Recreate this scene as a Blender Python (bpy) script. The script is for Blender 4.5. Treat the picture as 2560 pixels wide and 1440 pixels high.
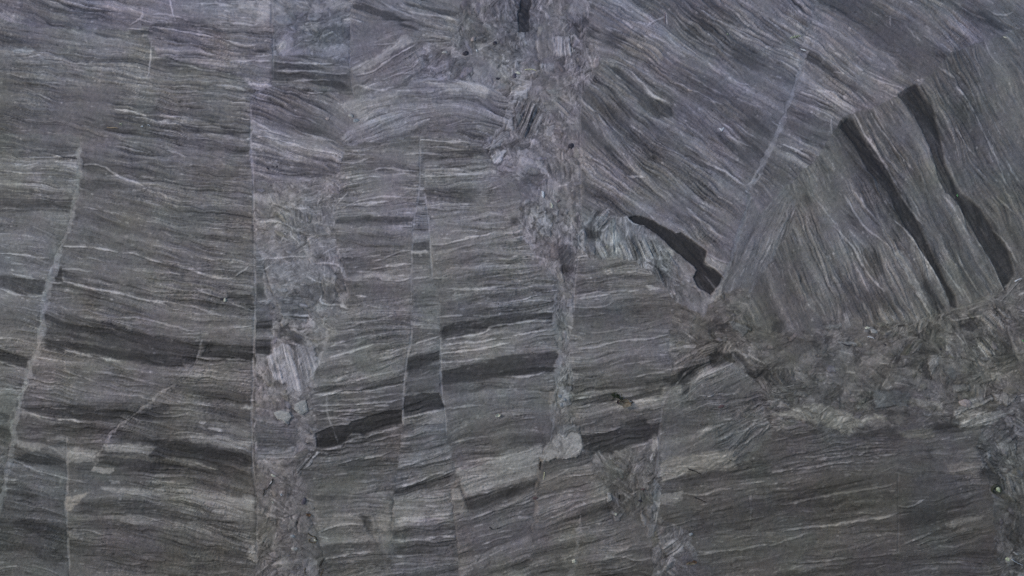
import bpy, math, random, sys
import numpy as np

# ------------------------------------------------------------------ clean, camera, world, sun, exposure
for o in list(bpy.data.objects):
    bpy.data.objects.remove(o)
sc = bpy.context.scene
COL = sc.collection
ELEV = math.radians(40.0)          # the rock face leans back: its mean normal is 40 degrees above the horizon
CE, SE = math.cos(ELEV), math.sin(ELEV)
CENTRE = np.array([0.0, 0.0, 1.3])
AX = np.array([1.0, 0.0, 0.0]); AU = np.array([0.0, SE, CE]); AN = np.array([0.0, -CE, SE])
DIST = 2.4
cam_d = bpy.data.cameras.new("camera"); cam = bpy.data.objects.new("camera", cam_d); COL.objects.link(cam)
cam.location = CENTRE + AN * DIST
cam.rotation_euler = (math.pi / 2 - ELEV, 0, 0)
cam_d.sensor_width = 36; cam_d.lens = 36 * DIST / 2.56
cam_d.clip_start = 0.01; cam_d.clip_end = 100
sc.camera = cam

SUN_V = AN * 0.62 + AU * 0.34 - AX * 0.68
SUN_V = SUN_V / np.linalg.norm(SUN_V)
sun_el = math.asin(SUN_V[2]); sun_az = math.atan2(SUN_V[0], SUN_V[1])
w = bpy.data.worlds.new("World"); sc.world = w; w.use_nodes = True
nt = w.node_tree; nt.nodes.clear()
wo = nt.nodes.new("ShaderNodeOutputWorld"); bg = nt.nodes.new("ShaderNodeBackground")
sky = nt.nodes.new("ShaderNodeTexSky"); sky.sky_type = 'NISHITA'; sky.sun_disc = False
sky.sun_elevation = sun_el; sky.sun_rotation = sun_az
sky.air_density = 1.0; sky.dust_density = 0.6; sky.ozone_density = 2.2
bg.inputs[1].default_value = 0.15
nt.links.new(sky.outputs[0], bg.inputs[0]); nt.links.new(bg.outputs[0], wo.inputs[0])
sl = bpy.data.lights.new("sun", 'SUN'); sl.energy = 1.2; sl.angle = math.radians(10); sl.color = (1.0, 0.93, 0.85)
so = bpy.data.objects.new("sun", sl); COL.objects.link(so)
so.rotation_euler = (math.pi / 2 - sun_el, 0, math.pi - sun_az)
so.location = (0, 0, 6)
sc.view_settings.view_transform = 'Standard'; sc.view_settings.look = 'None'
sc.view_settings.gamma = 1; sc.view_settings.use_curve_mapping = False
sc.view_settings.exposure = 0.42
sc.cycles.use_denoising = False     # leave the render's sampling noise in as picture grain
BASE = np.array([0.163, 0.147, 0.136])

# ------------------------------------------------------------------ small maths helpers
def vnoise(x, y, scale, seed):
    """lattice value noise in -1..1, a function of the position on the rock only"""
    fx = x / scale; fy = y / scale
    ix = np.floor(fx); iy = np.floor(fy)
    tx = fx - ix; ty = fy - iy
    tx = tx * tx * (3 - 2 * tx); ty = ty * ty * (3 - 2 * ty)
    ix = ix.astype(np.int64); iy = iy.astype(np.int64)
    def h(a, b):
        n = (a * 374761393 + b * 668265263 + seed * 974634777) & 0xFFFFFFFF
        n = ((n ^ (n >> 13)) * 1274126177) & 0xFFFFFFFF
        n = ((n ^ (n >> 16)) * 2246822519) & 0xFFFFFFFF
        return ((n ^ (n >> 15)) & 0xFFFFFF) / float(0x7FFFFF) - 1.0
    a = h(ix, iy); b = h(ix + 1, iy); c = h(ix, iy + 1); d = h(ix + 1, iy + 1)
    return (a + (b - a) * tx) * (1 - ty) + (c + (d - c) * tx) * ty

def hash2(a, b, seed):
    n = (a.astype(np.int64) * 374761393 + b.astype(np.int64) * 668265263 + seed * 974634777) & 0xFFFFFFFF
    n = ((n ^ (n >> 13)) * 1274126177) & 0xFFFFFFFF
    n = ((n ^ (n >> 16)) * 2246822519) & 0xFFFFFFFF
    return ((n ^ (n >> 15)) & 0xFFFFFF) / float(0xFFFFFF)

def fbm(x, y, scale, seed, octv=3):
    r = 0; a = 1.0; t = 0
    for k in range(octv):
        r = r + a * vnoise(x, y, scale / 2 ** k, seed + 17 * k); t += a; a *= 0.55
    return r / t

def inpoly(px, py, poly):
    ins = np.zeros(px.shape, bool)
    n = len(poly)
    for i in range(n):
        x0, y0 = poly[i]; x1, y1 = poly[(i + 1) % n]
        if y0 == y1: continue
        c = ((py >= min(y0, y1)) & (py < max(y0, y1)))
        xs = x0 + (py - y0) * (x1 - x0) / (y1 - y0)
        ins ^= c & (px < xs)
    return ins

def blur(a, r):
    """box blur twice, radius r cells"""
    for _ in range(2):
        for ax in (0, 1):
            p = np.concatenate([np.repeat(np.take(a, [0], ax), r + 1, ax), a, np.repeat(np.take(a, [-1], ax), r, ax)], ax)
            c = np.cumsum(p, ax, dtype=np.float64)
            n = a.shape[ax]
            a = (np.take(c, range(2 * r + 1, 2 * r + 1 + n), ax) - np.take(c, range(0, n), ax)) / (2 * r + 1)
    return a

def C(c, r, *pts):
    """points were read by eye off twelve image crops of 640 x 480 pixels, enlarged three times"""
    return [(640 * c + p[0] / 3.0, 480 * r + p[1] / 3.0) for p in pts]

# ------------------------------------------------------------------ rock face traced by eye in image pixels (each taken as a millimetre, x right, y down)
# regions in laying order: (part name, label, outline, mineral tone, level in mm, [(x, y, dip of the beds in degrees)...])
REG = []
def region(name, label, poly, tone, level, strokes, tint=(0, 0), crush=0.0, lam=1.0):  # tint also paints skylit violet into upper blocks, warm bounce into lower ones
    REG.append(dict(name=name, label=label, poly=poly, tone=tone, level=level, strokes=strokes, tint=tint, crush=crush, lam=lam))

B, Z = "layered_block", "crushed_zone"
region("surrounding_rock", None, None, -0.05, 0, [(-600, 0, 10), (-600, 1400, 6), (1200, -500, 20), (1200, 2000, -6), (3200, 0, 50), (3200, 1400, -8)])
region(B, "wide left block of gently dipping grey layers", [(-90, -90), (690, -90), (680, 30), (683, 212), (625, 240), (628, 400), (635, 600), (638, 700), (637, 850), (634, 1100), (645, 1300), (636, 1400), (640, 1540), (-90, 1540)],
       -0.12, 0, [(100, 130, 13), (300, 150, 8), (500, 150, 7), (600, 110, 8), (450, 110, 7), (100, 250, 10), (400, 250, 8), (560, 230, 5), (100, 330, 10), (100, 450, 8), (400, 380, 7), (550, 340, 14), (300, 500, 10), (550, 500, 6),
                  (300, 620, 8), (400, 660, 17), (480, 680, 14), (600, 600, 3), (250, 720, 13), (450, 760, 11), (300, 880, 9), (550, 880, 5), (250, 1040, 5), (400, 960, 6), (500, 1100, 11), (300, 1170, 6), (450, 1170, 10),
                  (300, 1230, 2), (450, 1270, 12), (550, 1310, 22), (580, 1250, 10), (300, 1350, 6), (540, 1390, 2)], tint=(.05, .45), lam=1.1)
region(B, "upper left block of purple grey beds with dark streaks", [(-90, -90), (690, -90), (683, 60), (560, 62), (440, 50), (330, 75), (200, 75), (110, 70), (-90, 30)],
       0.05, 0.6, [(60, 30, 22), (160, 55, 20), (250, 22, 12), (330, 40, 10), (520, 15, 5), (520, 40, 6), (640, 40, 6)], tint=(.7, .1))
region(B, "narrow far left block beyond the pale seam", [(-90, 330), (200, 340), (198, 480), (165, 580), (140, 650), (118, 740), (98, 830), (85, 900), (60, 980), (35, 1040), (20, 1130), (0, 1260), (-10, 1540), (-90, 1540)],
       -0.16, -1.2, [(60, 390, 4), (100, 440, 6), (60, 530, 8), (100, 590, 14), (60, 700, 6), (60, 780, 10), (40, 880, 8), (20, 1000, 6)], tint=(-.5, .3))
region(B, "lower left block below the thin diagonal seam", [(165, 1100), (166, 1180), (172, 1400), (170, 1540), (-90, 1540), (-10, 1270), (20, 1150)],
       -0.18, -0.8, [(60, 1110, 14), (120, 1150, 16), (60, 1220, 10), (100, 1260, 14), (80, 1330, 2), (60, 1400, 4), (140, 1420, 14)], tint=(-.2, -.2))
region(Z, "smooth pale block of crushed rock at the top edge", [(680, -90), (890, -90), (882, 10), (876, 60), (872, 150), (800, 138), (680, 140)],
       0.07, 0.4, [(700, 40, 6), (780, 110, -25), (840, 80, 15), (760, 60, 20)], tint=(.1, -.3), crush=.7, lam=.9)
region(B, "strongly striped purple grey beds left of the pale top block", [(375, 60), (440, 50), (560, 62), (683, 60), (680, 138), (684, 212), (640, 232), (600, 190), (500, 165), (400, 140), (372, 110)],
       -0.02, 0.5, [(420, 70, 5), (500, 80, 5), (600, 95, 8), (660, 110, 4), (450, 120, 8), (550, 140, 10), (650, 160, 5), (620, 190, 8)], tint=(.7, .2), lam=1.6)
region(B, "packet of strongly striped dark and pale beds", [(680, 140), (800, 138), (845, 150), (872, 160), (880, 240), (760, 225), (683, 212)],
       0.0, 1.4, [(720, 145, 3), (760, 175, 5), (850, 170, 4), (760, 205, 3), (850, 225, 14)], lam=1.2)
region(B, "block of tilted beds with a folded end", [(625, 240), (683, 212), (760, 225), (880, 240), (850, 262), (895, 300), (860, 345), (850, 440), (760, 455), (634, 450), (628, 400)],
       0.08, 1.2, [(660, 240, 10), (760, 250, 20), (700, 280, 22), (800, 330, 20), (700, 350, 17), (800, 400, 22), (700, 400, 14), (760, 440, 8), (830, 280, 35)], tint=(.5, .1), lam=1.15)
region(B, "wedge of curved beds below the dark streaks", [(890, -90), (1165, -90), (1150, 60), (1120, 110), (1050, 100), (1060, 180), (1010, 215), (880, 240), (876, 60)],
       0.02, 1.8, [(1000, 30, 24), (1100, 30, 20), (1050, 70, 28), (930, 20, 20), (900, 60, 40), (960, 80, -28), (990, 110, -33), (920, 160, -18), (980, 150, -32), (1030, 150, -30), (920, 210, -10), (1000, 195, -18)], tint=(.2, .1))
region(B, "pale wavy beds in the upper middle", [(880, 240), (1010, 215), (1060, 190), (1130, 200), (1210, 200), (1260, 230), (1285, 290), (1200, 345), (1050, 342), (960, 352), (860, 365), (855, 345), (895, 300), (850, 262)],
       0.16, 1.0, [(900, 250, -14), (960, 240, -18), (960, 275, -28), (1060, 230, 8), (1150, 240, 12), (1100, 290, -10), (1180, 290, 10), (1000, 320, -15), (1230, 230, 25)], tint=(.35, 0), crush=.15)
region(Z, "crushed zone of small grey fragments in the upper middle", [(1165, -90), (1490, -90), (1480, 20), (1465, 90), (1510, 150), (1450, 250), (1455, 400), (1452, 560), (1442, 620), (1436, 700), (1395, 700), (1350, 660), (1310, 600), (1296, 540), (1300, 470), (1240, 430), (1205, 370), (1285, 290), (1260, 230), (1210, 200), (1130, 200), (1060, 190), (1050, 100), (1120, 110), (1150, 60)],
       0.10, 0.4, [(1200, 60, 80), (1330, 30, 80), (1250, 130, 20), (1350, 130, 85), (1200, 180, -15), (1350, 180, -20), (1300, 300, 110), (1380, 300, 60), (1330, 380, 10), (1400, 450, 40), (1370, 560, 100), (1420, 640, 80)], tint=(.4, .1), crush=1.0, lam=.8)
region(B, "middle block of many thin level beds", [(860, 365), (960, 352), (1050, 342), (1048, 480), (1032, 560), (1030, 690), (1030, 850), (1018, 890), (1008, 1060), (985, 1240), (978, 1370), (975, 1540), (795, 1540), (790, 1290), (742, 1160), (793, 1118), (775, 980), (795, 920), (830, 830), (868, 750), (858, 660), (830, 560), (850, 440)],
       -0.02, 0.5, [(900, 400, 4), (960, 430, -6), (1020, 380, 3), (900, 480, -18), (900, 515, -8), (1000, 495, -2), (950, 550, 1), (900, 610, 2), (1000, 620, -12), (900, 655, -4), (1000, 690, 0), (950, 760, -2), (900, 800, -14), (950, 840, -4), (900, 890, -14), (980, 900, -8), (870, 960, -10), (970, 960, -14), (880, 1010, -5), (980, 1010, -6), (900, 1080, -16), (980, 1050, -10), (900, 1150, -12), (840, 1190, 3), (950, 1190, -5), (850, 1230, 5), (950, 1260, 4), (850, 1300, -14), (900, 1290, 4), (860, 1360, -8), (900, 1400, -10)], tint=(.1, .35))
region(B, "narrow upright strip between two straight cracks", [(1050, 342), (1060, 342), (1062, 480), (1072, 540), (1075, 620), (1082, 690), (1100, 760), (1103, 960), (1113, 1040), (1118, 1090), (1140, 1180), (1128, 1235), (1145, 1400), (1150, 1540), (975, 1540), (978, 1370), (985, 1240), (1008, 1060), (1018, 890), (1030, 850), (1030, 690), (1032, 560), (1048, 480)],
       0.0, -0.6, [(1050, 520, 0), (1050, 620, -3), (1060, 780, -2), (1060, 870, -10), (1060, 950, -12), (1060, 1010, -10), (1060, 1110, -10), (1060, 1170, -20), (1060, 1210, -14), (1050, 1280, -6), (1050, 1330, -4), (1060, 1400, -8)])
region(B, "middle right block with level beds and two dark bands", [(1060, 342), (1205, 370), (1240, 430), (1300, 470), (1296, 540), (1310, 600), (1350, 660), (1395, 700), (1386, 760), (1384, 800), (1398, 880), (1388, 930), (1384, 980), (1372, 1100), (1355, 1160), (1345, 1230), (1330, 1300), (1320, 1540), (1150, 1540), (1145, 1400), (1128, 1235), (1140, 1180), (1118, 1090), (1113, 1040), (1103, 960), (1100, 760), (1082, 690), (1075, 620), (1072, 540), (1062, 480)],
       0.0, 0.3, [(1130, 360, 3), (1150, 400, 1), (1130, 440, -3), (1180, 440, -8), (1130, 490, 2), (1220, 480, -6), (1120, 530, 0), (1230, 550, -12), (1280, 520, -22), (1120, 590, 3), (1180, 600, -10), (1260, 600, -4), (1280, 680, -5), (1150, 660, -16), (1200, 720, -3), (1300, 750, -6), (1150, 790, -9), (1300, 790, -5), (1150, 840, -8), (1300, 850, -10), (1200, 930, -9), (1320, 910, -4), (1150, 980, -4), (1300, 990, -3), (1200, 1060, -8), (1300, 1050, -5), (1150, 1110, -8), (1250, 1110, -10), (1200, 1180, -12), (1310, 1150, -10), (1200, 1250, -14), (1300, 1250, -12), (1200, 1310, -6), (1280, 1330, -14), (1200, 1400, -18), (1290, 1400, -16)], tint=(.15, .3))
region(Z, "tall crushed column of pale rubble and broken slabs", [(634, 450), (760, 455), (850, 440), (832, 560), (858, 660), (868, 750), (830, 830), (795, 920), (775, 980), (793, 1118), (742, 1160), (792, 1290), (800, 1540), (640, 1540), (636, 1400), (645, 1300), (634, 1100), (640, 890), (677, 888), (680, 800), (660, 720), (655, 660), (638, 600)],
       0.18, -0.4, [(700, 470, 3), (780, 500, 6), (680, 560, -8), (780, 560, 10), (700, 600, 4), (700, 680, 2), (780, 720, 40), (820, 700, 80), (720, 760, 10), (750, 830, 15), (720, 910, 80), (760, 920, 78), (690, 1010, 60), (750, 1010, 40), (700, 1080, 4), (690, 1140, 0), (750, 1180, -50), (670, 1190, 60), (720, 1250, 50), (760, 1330, 70), (690, 1330, -30), (720, 1400, -25)], tint=(.2, .35), crush=.9, lam=.75)
region(B, "sliver of level beds left of the rubble column", [(638, 600), (655, 660), (660, 720), (680, 800), (677, 888), (640, 890)], -0.05, 0.2, [(655, 740, 6), (655, 860, 2)])
region(B, "small grey block of level beds in the rubble column", [(640, 1040), (740, 1050), (745, 1100), (730, 1145), (640, 1150)], -0.08, 0.6, [(700, 1060, 2), (700, 1130, -2)])
region(Z, "upright seam of crushed pale stone in the middle", [(1395, 700), (1436, 700), (1432, 800), (1420, 860), (1436, 980), (1432, 1020), (1440, 1070), (1456, 1090), (1456, 1125), (1350, 1160), (1372, 1100), (1384, 980), (1388, 930), (1398, 880), (1384, 800)],
       0.14, -0.8, [(1410, 760, 85), (1400, 850, 70), (1410, 950, 90), (1410, 1050, 80)], tint=(0, .25), crush=.9, lam=.7)
region(B, "right middle block of even beds with dark bands", [(1442, 620), (1500, 640), (1580, 650), (1640, 690), (1690, 760), (1672, 830), (1676, 960), (1655, 1040), (1648, 1100), (1640, 1200), (1632, 1300), (1636, 1540), (1320, 1540), (1330, 1300), (1345, 1230), (1355, 1160), (1456, 1125), (1456, 1090), (1440, 1070), (1432, 1020), (1436, 980), (1420, 860), (1432, 800), (1436, 700)],
       -0.05, 0.2, [(1530, 690, -4), (1480, 740, -3), (1530, 780, -8), (1620, 740, -4), (1480, 800, -4), (1600, 860, -10), (1500, 860, -8), (1560, 920, -10), (1500, 950, -6), (1530, 1000, -9), (1600, 980, -10), (1550, 1050, -8), (1560, 1100, -14), (1550, 1150, -12), (1400, 1200, -22), (1470, 1200, -10), (1460, 1250, -24), (1520, 1240, -28), (1400, 1280, -20), (1480, 1310, -14), (1560, 1330, -12), (1500, 1390, -10), (1580, 1390, -6), (1400, 1390, -14), (1590, 1240, -16)], tint=(.1, .35))
region(Z, "crushed patch under the lower dark band", [(1480, 1130), (1560, 1125), (1640, 1100), (1645, 1220), (1625, 1310), (1590, 1300), (1560, 1290), (1530, 1300), (1525, 1240), (1490, 1190)],
       -0.06, -0.5, [(1530, 1160, 30), (1600, 1180, -60), (1560, 1250, 50), (1620, 1280, 80)], tint=(.15, .5), crush=.9)
region(Z, "slope of small flakes beside the black slot", [(1452, 560), (1500, 540), (1575, 545), (1640, 590), (1690, 640), (1740, 690), (1785, 745), (1760, 790), (1720, 780), (1690, 760), (1640, 690), (1580, 650), (1500, 640), (1442, 620)],
       0.10, 0.6, [(1480, 560, -50), (1500, 600, 60), (1580, 590, 70), (1560, 630, 100), (1620, 610, 60), (1660, 660, 56), (1700, 700, 55), (1740, 740, 58)], tint=(-.1, -.2), crush=.5, lam=1.4)
region(B, "large upper right block of slanting beds", [(1490, -90), (2060, -90), (2030, 40), (2006, 100), (2010, 150), (1960, 280), (1912, 400), (1872, 480), (1830, 650), (1785, 745), (1740, 690), (1690, 640), (1640, 590), (1575, 545), (1500, 540), (1452, 560), (1455, 400), (1450, 250), (1510, 150), (1465, 90), (1480, 20)],
       -0.02, 1.2, [(1550, 30, 28), (1600, 40, 30), (1700, 80, 40), (1780, 90, 36), (1850, 60, 40), (1950, 40, 40), (1540, 120, 20), (1600, 160, 28), (1560, 200, 40), (1640, 250, 40), (1750, 200, 32), (1700, 160, 30), (1900, 170, 28), (1500, 300, 48), (1550, 330, 45), (1650, 320, 33), (1750, 240, 30), (1800, 300, 33), (1900, 280, 34), (1480, 420, 44), (1550, 420, 40), (1640, 420, 38), (1740, 400, 30), (1850, 420, 40), (1600, 490, 34), (1680, 540, 30), (1760, 500, 40), (1750, 580, 48), (1800, 600, 40), (1520, 500, 30), (1800, 660, 45)], tint=(.25, .05), lam=1.15)
region(B, "top right block of streaky dark beds", [(2060, -90), (2650, -90), (2650, 40), (2560, 70), (2380, 130), (2300, 215), (2250, 240), (2110, 292), (2040, 400), (1960, 470), (1900, 540), (1872, 480), (1912, 400), (1960, 280), (2010, 150), (2006, 100), (2030, 40)],
       -0.10, 0.4, [(2060, 20, 26), (2100, 60, 36), (2300, 30, 34), (2400, 60, 38), (2500, 30, 28), (2450, 60, 34), (2130, 130, 40), (2060, 170, 45), (2200, 150, 32), (2280, 100, 40), (2340, 120, 30), (2100, 190, 40), (2160, 220, 35), (2230, 200, 22), (2060, 240, 25), (2000, 300, 26), (2040, 350, 18), (1990, 390, 30), (1930, 480, 50), (1950, 440, 30)], tint=(.3, .15), lam=1.15)
region(B, "fan of steep beds at the right with two dark slots", [(2650, 40), (2560, 70), (2380, 130), (2300, 215), (2250, 240), (2110, 292), (2040, 400), (1960, 470), (1990, 560), (1900, 700), (1840, 800), (1950, 830), (2060, 830), (2160, 815), (2300, 800), (2390, 770), (2470, 745), (2530, 700), (2650, 640)],
       -0.20, 0.5, [(2500, 150, 58), (2540, 100, 50), (2450, 180, 60), (2450, 300, 63), (2400, 250, 60), (2340, 290, 56), (2350, 350, 62), (2500, 450, 60), (2450, 600, 62), (2530, 620, 60), (2300, 500, 62), (2200, 400, 57), (2180, 460, 52), (2250, 560, 58), (2150, 500, 56), (2260, 650, 64), (2320, 700, 64), (2100, 560, 60), (2140, 640, 62), (2050, 560, 64), (2050, 700, 66), (2000, 640, 72), (1990, 740, 72), (2030, 780, 68), (2400, 700, 62), (2530, 250, 62), (2450, 460, 60), (2100, 440, 60)], tint=(-.15, .4), lam=.9)
region(B, "smooth pale slanting strip beside the fan", [(1872, 480), (1900, 540), (1960, 470), (1990, 500), (1985, 560), (1930, 640), (1880, 720), (1800, 770), (1785, 745), (1830, 650)],
       -0.08, 0.4, [(1830, 700, 118), (1870, 600, 110), (1910, 600, 112), (1930, 520, 120), (1900, 660, 118)], tint=(-.25, 0), lam=.85)
region(Z, "wide band of crushed stone under the fan", [(1785, 745), (1880, 720), (1840, 800), (1950, 830), (2060, 830), (2160, 815), (2300, 800), (2390, 770), (2470, 745), (2530, 700), (2650, 640), (2650, 960), (2540, 990), (2460, 1010), (2400, 1060), (2330, 1050), (2250, 1065), (2150, 1075), (2090, 1090), (2000, 1060), (1940, 1080), (1910, 1040), (1900, 960), (1830, 910), (1760, 890), (1720, 900), (1676, 960), (1672, 830), (1690, 760), (1760, 790)],
       -0.17, -0.3, [(1800, 790, 20), (1740, 830, -5), (1700, 880, 0), (1820, 850, 10), (1960, 860, 5), (2050, 840, 0), (2130, 860, 3), (2100, 900, -3), (2260, 870, -48), (2300, 850, -40), (2200, 910, -4), (2050, 930, 5), (2100, 980, 0), (1980, 1010, -12), (2080, 1020, 8), (2200, 1000, -5), (2350, 830, -10), (2460, 870, 50), (2500, 800, 45), (2480, 830, 35), (2360, 920, 80), (2400, 920, 20), (2420, 980, -20), (2480, 990, -25), (2540, 900, 40), (2550, 760, -40)], tint=(-.1, .65), crush=.8, lam=.85)
region(B, "brownish tilted block left of the big dark block", [(1676, 960), (1720, 900), (1760, 890), (1830, 910), (1900, 960), (1910, 1040), (1940, 1080), (1880, 1140), (1840, 1170), (1700, 1190), (1640, 1200), (1648, 1100), (1655, 1040)],
       0.02, 0.5, [(1750, 960, -20), (1720, 1000, -12), (1850, 980, -24), (1780, 1050, -8), (1880, 1040, -20), (1700, 1090, -4), (1800, 1110, -8), (1890, 1090, -34), (1740, 1150, -4)], tint=(-.3, .25), crush=.25)
region(B, "big dark lower right block with long rising pale streaks", [(1940, 1080), (2000, 1060), (2090, 1090), (2150, 1075), (2250, 1065), (2330, 1050), (2400, 1060), (2440, 1110), (2470, 1200), (2480, 1300), (2500, 1400), (2510, 1540), (1636, 1540), (1632, 1300), (1640, 1200), (1700, 1190), (1840, 1170), (1880, 1140)],
       -0.30, 0.2, [(1750, 1215, -8), (1800, 1230, -10), (1680, 1260, -8), (1850, 1200, -6), (1950, 1150, -7), (2050, 1120, -12), (2000, 1170, -7), (2150, 1140, -9), (2250, 1130, -4), (2100, 1210, -8), (2000, 1240, -8), (2200, 1190, -10), (2050, 1270, -8), (2200, 1300, -11), (2000, 1330, -9), (2350, 1150, -5), (2400, 1180, 2), (2350, 1250, -10), (2350, 1330, -14), (2420, 1280, -12), (2050, 1400, -5), (2250, 1400, -4), (2400, 1400, -5), (1800, 1380, -9), (1700, 1310, -12), (2300, 1090, -8)], tint=(.0, .5), lam=.75)
region(Z, "pale crushed stone at the foot of the dark block", [(1640, 1200), (1652, 1230), (1650, 1300), (1720, 1330), (1745, 1380), (1750, 1540), (1640, 1540), (1632, 1300)],
       0.06, -0.4, [(1660, 1350, -35), (1700, 1370, -40), (1700, 1410, 20), (1645, 1260, 90)], tint=(0, 0), crush=.8)
region(Z, "dark broken rubble down the right edge", [(2650, 960), (2540, 990), (2500, 1060), (2440, 1110), (2470, 1200), (2480, 1300), (2500, 1400), (2510, 1540), (2650, 1540)],
       -0.22, -1.0, [(2500, 1130, 20), (2540, 1060, -20), (2500, 1220, 40), (2540, 1320, 60), (2520, 1400, -40)], tint=(-.3, -.1), crush=.9, lam=.8)

# dark mineral bands and slots: (parent hint is whatever block lies below) outline, depth of tone, softness mm, level mm, own part?
DARK = []
def dark(poly, t=-0.95, soft=3, lev=-1.2, part=True, label=None):
    DARK.append((poly, t, soft, lev, part, label))
dark(C(0, 1, (-90, 610), (100, 628), (360, 650), (330, 778), (200, 775), (0, 728), (-90, 720)), -.75, 4)
dark(C(0, 1, (395, 575), (465, 570), (470, 680), (392, 668)), -.8, 3)
dark(C(0, 1, (480, 595), (800, 690), (1240, 785), (1640, 845), (1640, 890), (1200, 818), (800, 735), (480, 660)), -.5, 7)
dark(C(0, 1, (1700, 745), (1900, 765), (1905, 850), (1740, 815), (1700, 800)), -.6, 4)
dark(C(0, 1, (330, 1010), (470, 1010), (900, 1050), (1250, 1110), (1500, 1150), (1480, 1240), (1470, 1285), (1390, 1290), (1380, 1312), (1250, 1318), (900, 1270), (700, 1230), (490, 1190), (480, 1212), (330, 1182)), -.45, 8, -1.2, True, "long dark band below the pale seam")
dark(C(0, 1, (332, 1090), (480, 1120), (900, 1180), (1250, 1220), (1470, 1230), (1465, 1285), (1390, 1290), (1380, 1312), (1250, 1316), (900, 1268), (700, 1228), (490, 1188), (480, 1210), (332, 1180)), -.45, 4, 0, False)
dark(C(0, 1, (1545, 1150), (1903, 1160), (1900, 1266), (1510, 1236)), -.75, 4)
dark(C(0, 1, (-90, 1160), (0, 1180), (215, 1250), (200, 1322), (0, 1270), (-90, 1240)), -.75, 3)
dark(C(0, 1, (0, 560), (200, 600), (360, 640), (100, 625), (0, 600)), -.4, 8, 0, False)
dark(C(1, 1, (0, 975), (112, 982), (120, 1050), (0, 1052)), -.6, 3)
dark(C(1, 1, (0, 1105), (112, 1105), (105, 1225), (0, 1207)), -.8, 2)
dark(C(1, 1, (0, 690), (60, 730), (85, 800), (0, 790)), -.5, 3, -1.2, False)
dark(C(1, 1, (185, 1000), (280, 1025), (390, 1075), (380, 1135), (250, 1115), (185, 1085)), -.7, 5, -1, True, "dark lens in the rubble column")
dark(C(0, 2, (190, 160), (480, 175), (900, 210), (925, 270), (700, 277), (500, 257), (190, 205)), -.62, 6)
dark(C(0, 2, (1080, 210), (1250, 150), (1285, 175), (1220, 238), (1080, 222)), -.55, 4)
dark(C(0, 2, (-90, 200), (0, 210), (80, 230), (75, 310), (0, 295), (-90, 280)), -.6, 4)
dark(C(0, 2, (130, 540), (250, 530), (400, 560), (490, 600), (250, 625), (180, 590)), -.5, 6)
dark(C(0, 2, (720, 575), (775, 512), (900, 508), (1100, 545), (1400, 590), (1560, 640), (1200, 655), (900, 610)), -.38, 7, 0, False)
dark(C(0, 2, (1130, 490), (1200, 430), (1350, 450), (1600, 510), (1850, 560), (1850, 620), (1550, 590), (1300, 540)), -.45, 7)
dark(C(0, 2, (590, 890), (700, 850), (1100, 880), (1400, 900), (1560, 970), (1800, 1060), (1300, 1060), (900, 960), (600, 960)), -.32, 9, 0, False)
dark(C(0, 2, (80, 740), (200, 750), (270, 800), (290, 880), (180, 870), (60, 800)), -.35, 7, 0, False)
dark(C(0, 2, (520, 1000), (800, 960), (1200, 1040), (1300, 1100), (900, 1100), (560, 1060)), -.3, 10, 0, False)
dark(C(0, 2, (120, 1050), (250, 1020), (400, 1060), (480, 1100), (300, 1110)), -.35, 8, 0, False)
dark(C(0, 2, (280, 1300), (420, 1270), (520, 1330), (420, 1390)), -.3, 8, 0, False)
dark(C(0, 2, (200, 1400), (300, 1390), (400, 1440), (180, 1440)), -.45, 7, 0, False)
dark(C(0, 2, (1500, 690), (1620, 700), (1620, 742), (1500, 725)), -.35, 6, 0, False)
dark(C(0, 2, (1500, 100), (1750, 130), (1900, 180), (1900, 330), (1700, 270), (1500, 200)), -.25, 10, 0, False)
# upper left
dark(C(0, 0, (500, 15), (620, 55), (850, 80), (780, 97), (650, 78), (510, 40)), -.8, 3)
dark(C(0, 0, (130, 190), (250, 230), (330, 270), (250, 265), (130, 220)), -.4, 6, 0, False)
dark(C(0, 0, (1200, 940), (1560, 965), (1760, 985), (1880, 1050), (1880, 1080), (1700, 1020), (1400, 985), (1200, 960)), -.6, 6)  # shaded overhang of the pale ledge above, painted as tone
dark(C(0, 0, (860, 840), (1090, 870), (1090, 910), (865, 915)), -.25, 5)
dark(C(0, 0, (900, 1160), (1080, 1130), (1200, 1190), (1450, 1230), (1860, 1250), (1860, 1300), (1400, 1270), (1000, 1220)), -.3, 12, 0, False)
dark(C(0, 0, (620, 1360), (900, 1350), (1000, 1400), (860, 1430), (620, 1420)), -.3, 10, 0, False)
dark(C(0, 0, (-90, 1110), (580, 1110), (590, 1300), (580, 1450), (-90, 1450)), -.24, 12, 0, False)
dark(C(0, 0, (0, 1190), (560, 1185), (580, 1230), (100, 1260), (0, 1240)), -.4, 7, 0, False)
dark(C(0, 0, (1160, 400), (1400, 420), (1500, 500), (1300, 480), (1160, 440)), -.35, 9, 0, False)
dark(C(0, 0, (1150, 170), (1500, 190), (1900, 250), (1900, 275), (1600, 250), (1300, 215), (1150, 200)), -.5, 5, 0, False)
dark(C(0, 0, (1150, 270), (1450, 300), (1700, 370), (1910, 395), (1910, 420), (1600, 390), (1400, 330), (1150, 290)), -.5, 5, 0, False)
dark(C(0, 0, (620, 225), (760, 245), (920, 290), (760, 285), (630, 250)), -.5, 5, 0, False)
dark(C(0, 0, (970, 225), (1140, 235), (1140, 275), (970, 265)), -.35, 6, 0, False)
dark(C(1, 0, (0, 355), (90, 365), (90, 420), (0, 400)), -.5, 5, 0, False)
dark(C(1, 0, (240, 420), (370, 420), (430, 460), (300, 435)), -.4, 4, 0, False)
dark(C(1, 0, (140, 470), (420, 490), (600, 510), (690, 510), (690, 530), (400, 520), (140, 500)), -.4, 4, 0, False)
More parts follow.
